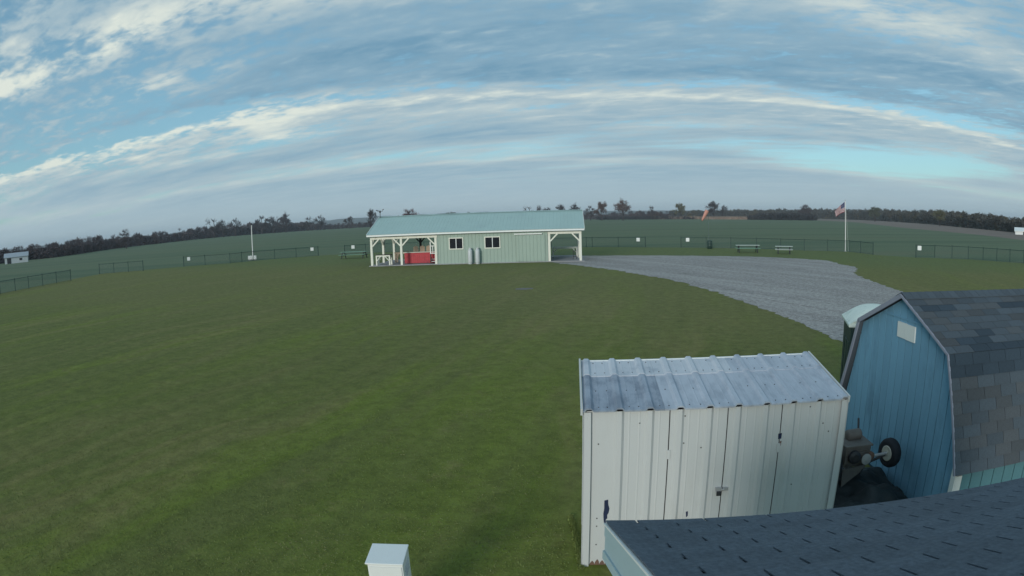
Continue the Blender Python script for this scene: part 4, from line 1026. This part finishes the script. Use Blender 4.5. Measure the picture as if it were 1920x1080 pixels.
# ------------------------------------------------------------------ blue gambrel barn
def barn():
    t = thing('gambrel_barn', 'blue wooden gambrel roofed barn with shingled roof at the right', 'barn', (5.37, 6.79, 0), R(-5.83))
    prof = [(-1.847, 0.847), (-1.303, 2.2), (0, 2.758), (1.303, 2.2), (1.847, 0.847)]
    inn = [(-1.72, 0.86), (-1.27, 2.15), (0, 2.70), (1.27, 2.15), (1.72, 0.86)]
    LN = 4.2
    def topz(y): return float(np.interp(y, [p[0] for p in inn], [p[1] for p in inn]))
    # backing wall behind the boards (seen only in the grooves)
    MB().prism([(0.030, -1.72, 0.0)] + [(0.030, y, z-.01) for y, z in inn] + [(0.030, 1.72, 0.0)], (0.05, 0, 0)).build('gable_wall', 'barn_groove', t)
    y = -1.715; bw = 0.2032
    while y < 1.70:
        a, b = y+0.008, min(y+bw, 1.715)-0.008
        top = [(b, topz(b))] + [(q, z) for q, z in reversed(inn) if a < q < b] + [(a, topz(a))]
        MB().prism([(0.008, a, 0.05), (0.008, b, 0.05)] + [(0.008, q, z) for q, z in top], (0.02, 0, 0)).build('siding_board', 'barn_blue', t)
        y += bw
    # horizontal seam strip above the white panel
    MB().box(-0.003, 0.0075, -0.62, 0.60, 2.405, 2.43).build('seam_strip', 'barn_blue', t)
    MB().box(-0.012, 0.0075, -0.105, 0.14, 2.145, 2.36).build('vent_cover', 'white_panel', t)
    MB().box(-0.0125, 0.0075, -0.35, -0.108, 2.142, 2.356).build('vent_cover', 'white_panel', t)
    # side walls in boards, only the near one can be seen
    for s_ in (-1, 1):
        y0 = s_*1.72
        MB().box(0.08, LN, min(y0, y0-s_*.05), max(y0, y0-s_*.05), 0, 0.86).build('side_wall', 'barn_groove', t)
    x = 0.1
    while x < LN-0.05:
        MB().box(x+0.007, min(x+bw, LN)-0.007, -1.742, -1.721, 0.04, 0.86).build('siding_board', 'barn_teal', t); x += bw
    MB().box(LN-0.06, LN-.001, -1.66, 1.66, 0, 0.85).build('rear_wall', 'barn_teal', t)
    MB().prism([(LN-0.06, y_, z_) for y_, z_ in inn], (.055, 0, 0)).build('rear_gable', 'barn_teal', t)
    # corner trim
    MB().box(-0.016, 0.0075, -1.78, -1.69, 0.0, 0.90).build('corner_trim', 'white_panel', t)
    MB().box(0.008, 0.105, -1.782, -1.745, 0.0, 0.80).build('corner_trim', 'white_panel', t)
    # roof decks
    ov = -0.07
    for i in range(4):
        (ya, za), (yb, zb) = prof[i], prof[i+1]
        d = Vector((0, yb-ya, zb-za)).normalized(); n_ = Vector((0, -d.z, d.y))
        A, B = Vector((ov, ya, za)), Vector((ov, yb, zb))
        MB().prism([A-n_*.03, B-n_*.03, B-n_*.004, A-n_*.004], (LN-ov+.05, 0, 0)).build('roof_deck', 'felt' if i < 2 else 'sh_a', t)
        MB().prism([A-n_*(.026 if i < 2 else .06)+Vector((-.022, 0, 0)), B-n_*(.026 if i < 2 else .06)+Vector((-.022, 0, 0)), B+n_*.006+Vector((-.022, 0, 0)), A+n_*.006+Vector((-.022, 0, 0))], (0.02, 0, 0)).build('rake_trim', 'trim', t)
    # shingles on the near slopes
    r = random.Random(11); cache = {}
    def tab_mesh(w, ln, mat):
        key = (round(w, 3), ln, mat)
        if key not in cache:
            mb = MB(); mb.add([(0, 0, .010), (w, 0, .010), (w, ln, .0015), (0, ln, .0015), (0, 0, .003), (w, 0, .003), (w, ln, 0), (0, ln, 0)], [(0, 1, 2, 3), (7, 6, 5, 4), (4, 5, 1, 0), (5, 6, 2, 1), (6, 7, 3, 2), (7, 4, 0, 3)])
            o = mb.build('shingle', mat, t); cache[key] = [o, False]
        return cache[key]
    def lay(ya, za, yb, zb, rows, seg, maxx=None, dark=()):
        d = Vector((0, yb-ya, zb-za)); Ls = d.length; d.normalize(); ex = Ls/rows
        rot = math.atan2(d.z, d.y)
        for j in range(rows):
            p0 = Vector((0, ya, za)) + d*(j*ex)
            x = ov-0.01 - (0.155 if (j+seg) % 2 else 0.0) - r.choice((0, 0.05))
            k = 0
            while x < LN:
                w = 0.305; x0 = max(x, ov-0.012); x1 = min(x+w, LN+.04); x += w
                if x1-x0 < 0.05: k += 1; continue
                ln = ex*1.28 if j < rows-1 else ex
                if seg == 0: mat = 'sh_c' if j >= rows-2 else ('sh_b' if r.random() < .5 else 'sh_a')
                else:
                    mat = 'sh_b' if r.random() < .45 else 'sh_a'
                    xx = (x0+x1)/2
                    if (j in (0,) and xx > 0.35) or (j in (1, 2) and 0.35 < xx < 1.35 and r.random() < .9) or (j == 6 and (0.2 < xx < .6 or 1.5 < xx < 2.1)): mat = 'sh_c'
                e = tab_mesh(x1-x0-0.007, ln, mat)
                if not e[1]: o = e[0]; e[1] = True
                else: o = e[0].copy(); COL.objects.link(o); o.parent = t
                o.location = p0 + Vector((x0+.0035, 0, 0)); o.rotation_euler = (rot, 0, 0); k += 1
    lay(*prof[0], *prof[1], 10, 0)
    lay(*prof[1], *prof[2], 9, 1)
    # ridge caps
    cm = None; x = ov
    while x < LN-0.1:
        if cm is None:
            mb = MB(); e = 0.17; q = math.atan2(0.558, 1.303); c_, s_ = math.cos(q), math.sin(q)
            pr = [(-e*c_, -e*s_+.012), (0, .016), (e*c_, -e*s_+.012), (e*c_, -e*s_+.004), (0, .008), (-e*c_, -e*s_+.004)]
            n = 6
            vs = [(0, a, b+.006) for a, b in pr] + [(0.19, a, b) for a, b in pr]
            mb.add(vs, [(0, 5, 4, 1), (1, 4, 3, 2), (6, 7, 10, 11), (7, 8, 9, 10)] + [(i, (i+1) % n, n+(i+1) % n, n+i) for i in range(n)])
            cm = mb.build('ridge_shingle', 'sh_a', t); o = cm
        else:
            o = cm.copy(); COL.objects.link(o); o.parent = t
        o.location = (x, 0, 2.763); x += 0.142
    return t
barn()

# ------------------------------------------------------------------ portable toilet behind the barn
def potty():
    t = thing('portable_toilet', 'dark green portable toilet with white domed roof behind the barn', 'toilet', (6.85, 9.62, 0), R(-25))
    h = 1.80; a = 0.56
    MB().box(-a, a, -a, a, 0.06, h).build('cabin', 'potty_green', t, bevel=0.03)
    MB().box(-a+.03, a-.03, -a+.03, a-.03, 0, 0.06).build('skid', 'dark_metal', t)
    for s_ in (-1, 1):
        for q in (-0.33, 0.0, 0.33):
            MB().box(s_*a-.006 if s_ > 0 else -a-.014, s_*a+.014 if s_ > 0 else -a+.006, q-.11, q+.11, 0.25, h-.3).build('side_rib', 'potty_green', t, bevel=0.004)
    MB().box(-0.32, 0.32, -a-.02, -a+.005, 0.12, h-.08).build('door', 'potty_green', t, bevel=0.008)
    MB().box(-a-.05, a+.05, -a-.05, a+.05, h, h+.06).build('roof_rim', 'potty_white', t, bevel=0.015)
    mb = MB(); n = 18; vs, fs = [], []
    for j in range(n+1):
        yy = -1+2*j/n
        for i in range(n+1):
            xx = -1+2*i/n
            z = 0.27*(1-abs(xx)**2.4)*(1-0.35*abs(yy)**4)
            vs.append((xx*(a+.035), yy*(a+.035), h+.058+z*(1-0.12*abs(yy)**6)))
    for j in range(n):
        for i in range(n): fs.append((j*(n+1)+i, j*(n+1)+i+1, (j+1)*(n+1)+i+1, (j+1)*(n+1)+i))
    mb.add(vs, fs); mb.build('dome', 'potty_white', t, True)
    for y in (-a-.02, a+.005):
        poly = [(-1+2*i/12) for i in range(13)]
        MB().prism([(x*(a+.03), y, h+.055) for x in (-1, 1)][:1] + [(x*(a+.03), y, h+.06+0.27*(1-abs(x)**2.4)*.62) for x in poly[1:-1]] + [(a+.03, y, h+.055)], (0, .014, 0)).build('dome_end', 'potty_white', t)
potty()

# ------------------------------------------------------------------ machine between shed and barn
def wheel(parent, c, ax, rad, w, rim=True):
    c = Vector(c); ax = Vector(ax).normalized()
    tr = MB(); tr.lathe([(rad*.52, -w*.40), (rad*.72, -w*.5), (rad*.93, -w*.44), (rad, -w*.22), (rad, w*.22), (rad*.93, w*.44), (rad*.72, w*.5), (rad*.52, w*.40)], c, ax, 28)
    wo = tr.build('wheel', 'rubber', parent, True)
    MB().lathe([(rad*.12, -w*.44), (rad*.38, -w*.42), (rad*.46, -w*.49), (rad*.53, -w*.46), (rad*.52, w*.38), (rad*.10, w*.36)], c, ax, 24).build('rim', 'rim' if rim else 'dark_metal', wo, True)
    MB().lathe([(rad*.13, -w*.2), (rad*.13, -w*.60), (rad*.05, -w*.68)], c, ax, 12).build('hub', 'galv' if rim else 'dark_metal', wo)
def machine():
    t = thing('garden_machine', 'old grey engine machine with one raised tyre between the white shed and blue barn', 'machine', (4.45, 6.45, 0), R(-6))
    wheel(t, (0.60, -0.05, 0.66), (1, 0.18, 0.0), 0.205, 0.14)
    wheel(t, (-0.36, -0.05, 0.60), (1, 0.18, 0.0), 0.24, 0.16, False)
    MB().tube((-0.36, -0.05, 0.60), (0.58, -0.05, 0.66), 0.022, n=10).build('axle', 'galv', t)
    MB().tube((0.05, 0.02, 0.45), (0.56, -0.04, 0.64), 0.02, n=8).build('strut', 'dark_metal', t)
    MB().lathe([(0.03, 0), (0.075, .01), (0.08, .03), (0.08, .20), (0.075, .22), (0.03, .23)], (-0.10, 0.06, 0.935), (1, 0.1, 0), 16).build('fuel_tank', 'engine', t, True)
    MB().lathe([(0.02, 0), (0.055, .01), (0.06, .04), (0.06, .12), (0.03, .14)], (0.20, -0.08, 0.70), (0, -1, 0.1), 14).build('muffler', 'rust', t, True)
    MB().lathe([(0.02, 0), (0.065, .004), (0.075, .015), (0.06, .02), (0.075, .03), (0.02, .036)], (0.10, -0.235, 0.70), (0, -1, 0), 20).build('pulley', 'galv', t)
    MB().tube((0.20, -0.15, 0.72), (0.05, -0.21, 0.45), 0.012, n=6).build('hose', 'rubber', t)
    e = MB(); e.box(-0.20, 0.19, -0.19, 0.15, 0.62, 0.86)
    eo = e.build('engine_housing', 'engine', t, bevel=0.015)
    MB().box(-0.22, 0.21, -0.21, 0.17, 0.862, 0.885).build('engine_cover', 'engine', eo, bevel=0.006)
    for k in range(5): MB().box(-0.17, 0.16, -0.204, -0.192, 0.67+k*.036, 0.685+k*.036).build('cooling_fin', 'engine', eo)
    MB().lathe([(0.05, 0), (0.09, .02), (0.09, .07), (0.05, .09)], (-0.08, -0.19, 0.74), (0, -1, 0), 14).build('recoil_starter', 'dark_metal', eo)
    f = MB(); f.beam((-0.3, -0.12, 0.58), (0.2, -0.12, 0.60), 0.04, 0.05); f.beam((-0.3, 0.1, 0.58), (0.2, 0.1, 0.60), 0.04, 0.05); f.beam((-0.12, -0.12, 0.6), (-0.12, -0.12, 0.02), 0.04, 0.04); f.beam((0.15, 0.1, 0.6), (0.15, 0.1, 0.02), 0.04, 0.04)
    f.build('frame', 'engine', t)
    MB().prism([(-0.22, -0.2, 0.56), (0.14, -0.2, 0.60), (0.10, -0.2, 0.52), (-0.1, -0.2, 0.38), (-0.2, -0.2, 0.30)], (0, 0.02, 0)).build('guard_plate', 'engine', t)
    MB().tube((0.15, 0.1, 0.6), (0.30, 0.5, 1.0), 0.016, n=8).build('handle', 'dark_metal', t)
    # tarp heap beneath
    h = thing('tarp_heap', 'dark tarpaulin heaped on the ground under the garden machine', 'tarpaulin', (4.50, 6.35, 0), R(-6))
    mb = MB(); n = 30; r = random.Random(8); vs, fs = [], []
    ph = [r.uniform(0, 6.28) for _ in range(6)]
    for j in range(n+1):
        for i in range(n+1):
            x = -0.75+1.5*i/n; y = -0.8+1.6*j/n
            e_ = max(0, 1-(x/0.75)**4)*max(0, 1-(y/0.8)**4)
            z = 0.40*e_**.5*(0.75+0.16*math.sin(7*x+ph[0]+2*y)+0.14*math.sin(9*y+ph[1]-3*x)+0.07*math.sin(19*x+ph[2])+0.06*math.sin(23*y+11*x+ph[3]))
            vs.append((x, y, max(z, 0.0)+.006))
    for j in range(n):
        for i in range(n): fs.append((j*(n+1)+i, j*(n+1)+i+1, (j+1)*(n+1)+i+1, (j+1)*(n+1)+i))
    mb.add(vs, fs); mb.build('cover', 'tarp', h, True)
machine()

# ------------------------------------------------------------------ roof below the camera
def porch():
    rr = Vector((-0.03, -0.93, 0.365)).normalized()           # up the slope, towards the camera
    ee = Vector((0.996, -0.06, -0.05)); ee = (ee - rr*ee.dot(rr)).normalized()
    nn = ee.cross(rr).normalized()
    if nn.z < 0: nn = -nn
    A0 = Vector((0.38, 2.262, 2.51))
    t = thing('shingled_porch', 'low building corner with blue grey shingled roof and pale blue fascia', 'building', (0.6, 1.6, 0), 0)
    o0 = Vector((0.6, 1.6, 0))
    def W(u, v, n): return A0 + ee*u + rr*v + nn*n - o0
    LU, LV = 3.45, 2.22
    MB().prism([W(0.004, -0.0125, -.03), W(LU, -0.0125, -.03), W(LU, -0.0125, -.004), W(0.004, -0.0125, -.004)], rr*LV).build('roof_deck', 'felt', t)
    M4 = Matrix((ee, rr, nn)).transposed().to_4x4()
    tw, ex = 0.305, 0.1015; cache = {}; cnt = 0
    for j in range(22):
        v0 = -0.012 + j*ex
        u = -0.18 + (0.1525 if j % 2 else 0.0)
        lim = 3.40
        while u < lim:
            u0, u1 = max(u, -0.012), u+tw; u += tw
            w = u1-u0-0.011
            key = round(w, 3)
            if key not in cache:
                ln = ex*1.35
                mb = MB(); mb.add([(0, 0, .0085), (w, 0, .0085), (w, ln, .0012), (0, ln, .0012), (0, 0, .0018), (w, 0, .0018), (w, ln, -.001), (0, ln, -.001)], [(0, 1, 2, 3), (7, 6, 5, 4), (4, 5, 1, 0), (5, 6, 2, 1), (6, 7, 3, 2), (7, 4, 0, 3)])
                o = mb.build('shingle', 'sh_porch', t); cache[key] = o
            else:
                o = cache[key].copy(); COL.objects.link(o); o.parent = t
            mm = M4.copy(); mm.translation = W(u0+0.0055, v0, 0); o.matrix_local = mm; cnt += 1
    # rake boards with steps, pale blue
    def rake(n0, n1, out, mat, nm):
        MB().prism([W(-out, -0.02, n1), W(0.002, -0.02, n1), W(0.002, -0.02, n0), W(-out, -0.02, n0)], rr*LV).build(nm, mat, t)
    rake(-.012, -.004, .016, 'white', 'drip_edge')
    rake(-.062, -.0125, .010, 'fascia', 'rake_board')
    rake(-.128, -.0625, .006, 'fascia', 'rake_board')
    rake(-.165, -.1285, .014, 'fascia', 'rake_board')
    MB().prism([W(0.003, -0.010, -.15), W(LU, -0.010, -.15), W(LU, -0.010, -.031), W(0.003, -0.010, -.031)], rr*0.02).build('eave_board', 'fascia', t)
    MB().prism([W(0.10, 0.12, -.16), W(0.16, 0.12, -.16), W(0.16, 2.15, -.16), W(0.10, 2.15, -.16)], Vector((0, 0, -2.2))).build('side_wall', 'fascia', t)
    MB().prism([W(0.165, 0.12, -.16), W(LU, 0.12, -.16), W(LU, 0.20, -.16), W(0.165, 0.20, -.16)], Vector((0, 0, -2.05))).build('front_wall', 'fascia', t)
porch()

# ------------------------------------------------------------------ white cabinet at the bottom edge
def pedestal():
    t = thing('utility_cabinet', 'white metal utility cabinet standing on the lawn at the bottom edge', 'cabinet', (-1.22, 4.72, 0), R(0.5))
    MB().box(-0.165, 0.165, -0.17, 0.17, 0.10, 0.80).build('case', 'white', t, bevel=0.006)
    MB().box(-0.182, 0.172, -0.192, 0.176, 0.802, 0.818).build('lid', 'white', t, bevel=0.005)
    MB().box(-0.15, 0.15, -0.178, -0.171, 0.14, 0.77).build('door', 'white', t)
    MB().box(-0.18, 0.18, -0.18, 0.18, 0.0, 0.10).build('plinth', 'concrete', t)
    MB().box(0.10, 0.125, -0.19, -0.1785, 0.42, 0.50).build('latch', 'dark_metal', t)
    for k in range(4): MB().box(0.1655, 0.171, -0.10, 0.10, 0.60+k*0.035, 0.612+k*0.035).build('vent_louvre', 'tank', t)
pedestal()

# ------------------------------------------------------------------ air
def haze():
    o = MB().box(-5300, 5300, -5300, 5300, -2.0, 70.0).build('haze', 'white')
    mt = bpy.data.materials.new('thin_haze'); mt.use_nodes = True; nt = mt.node_tree; nt.nodes.clear()
    v = nt.nodes.new('ShaderNodeVolumePrincipled'); v.inputs['Color'].default_value = (0.76, 0.87, 0.96, 1); v.inputs['Density'].default_value = HAZE
    v.inputs['Anisotropy'].default_value = 0.0
    out = nt.nodes.new('ShaderNodeOutputMaterial'); nt.links.new(v.outputs[0], out.inputs['Volume'])
    o.data.materials.clear(); o.data.materials.append(mt)
    stuff(o, 'thin bluish haze filling the air over the field', 'haze')
HAZE = 0.00022
haze()
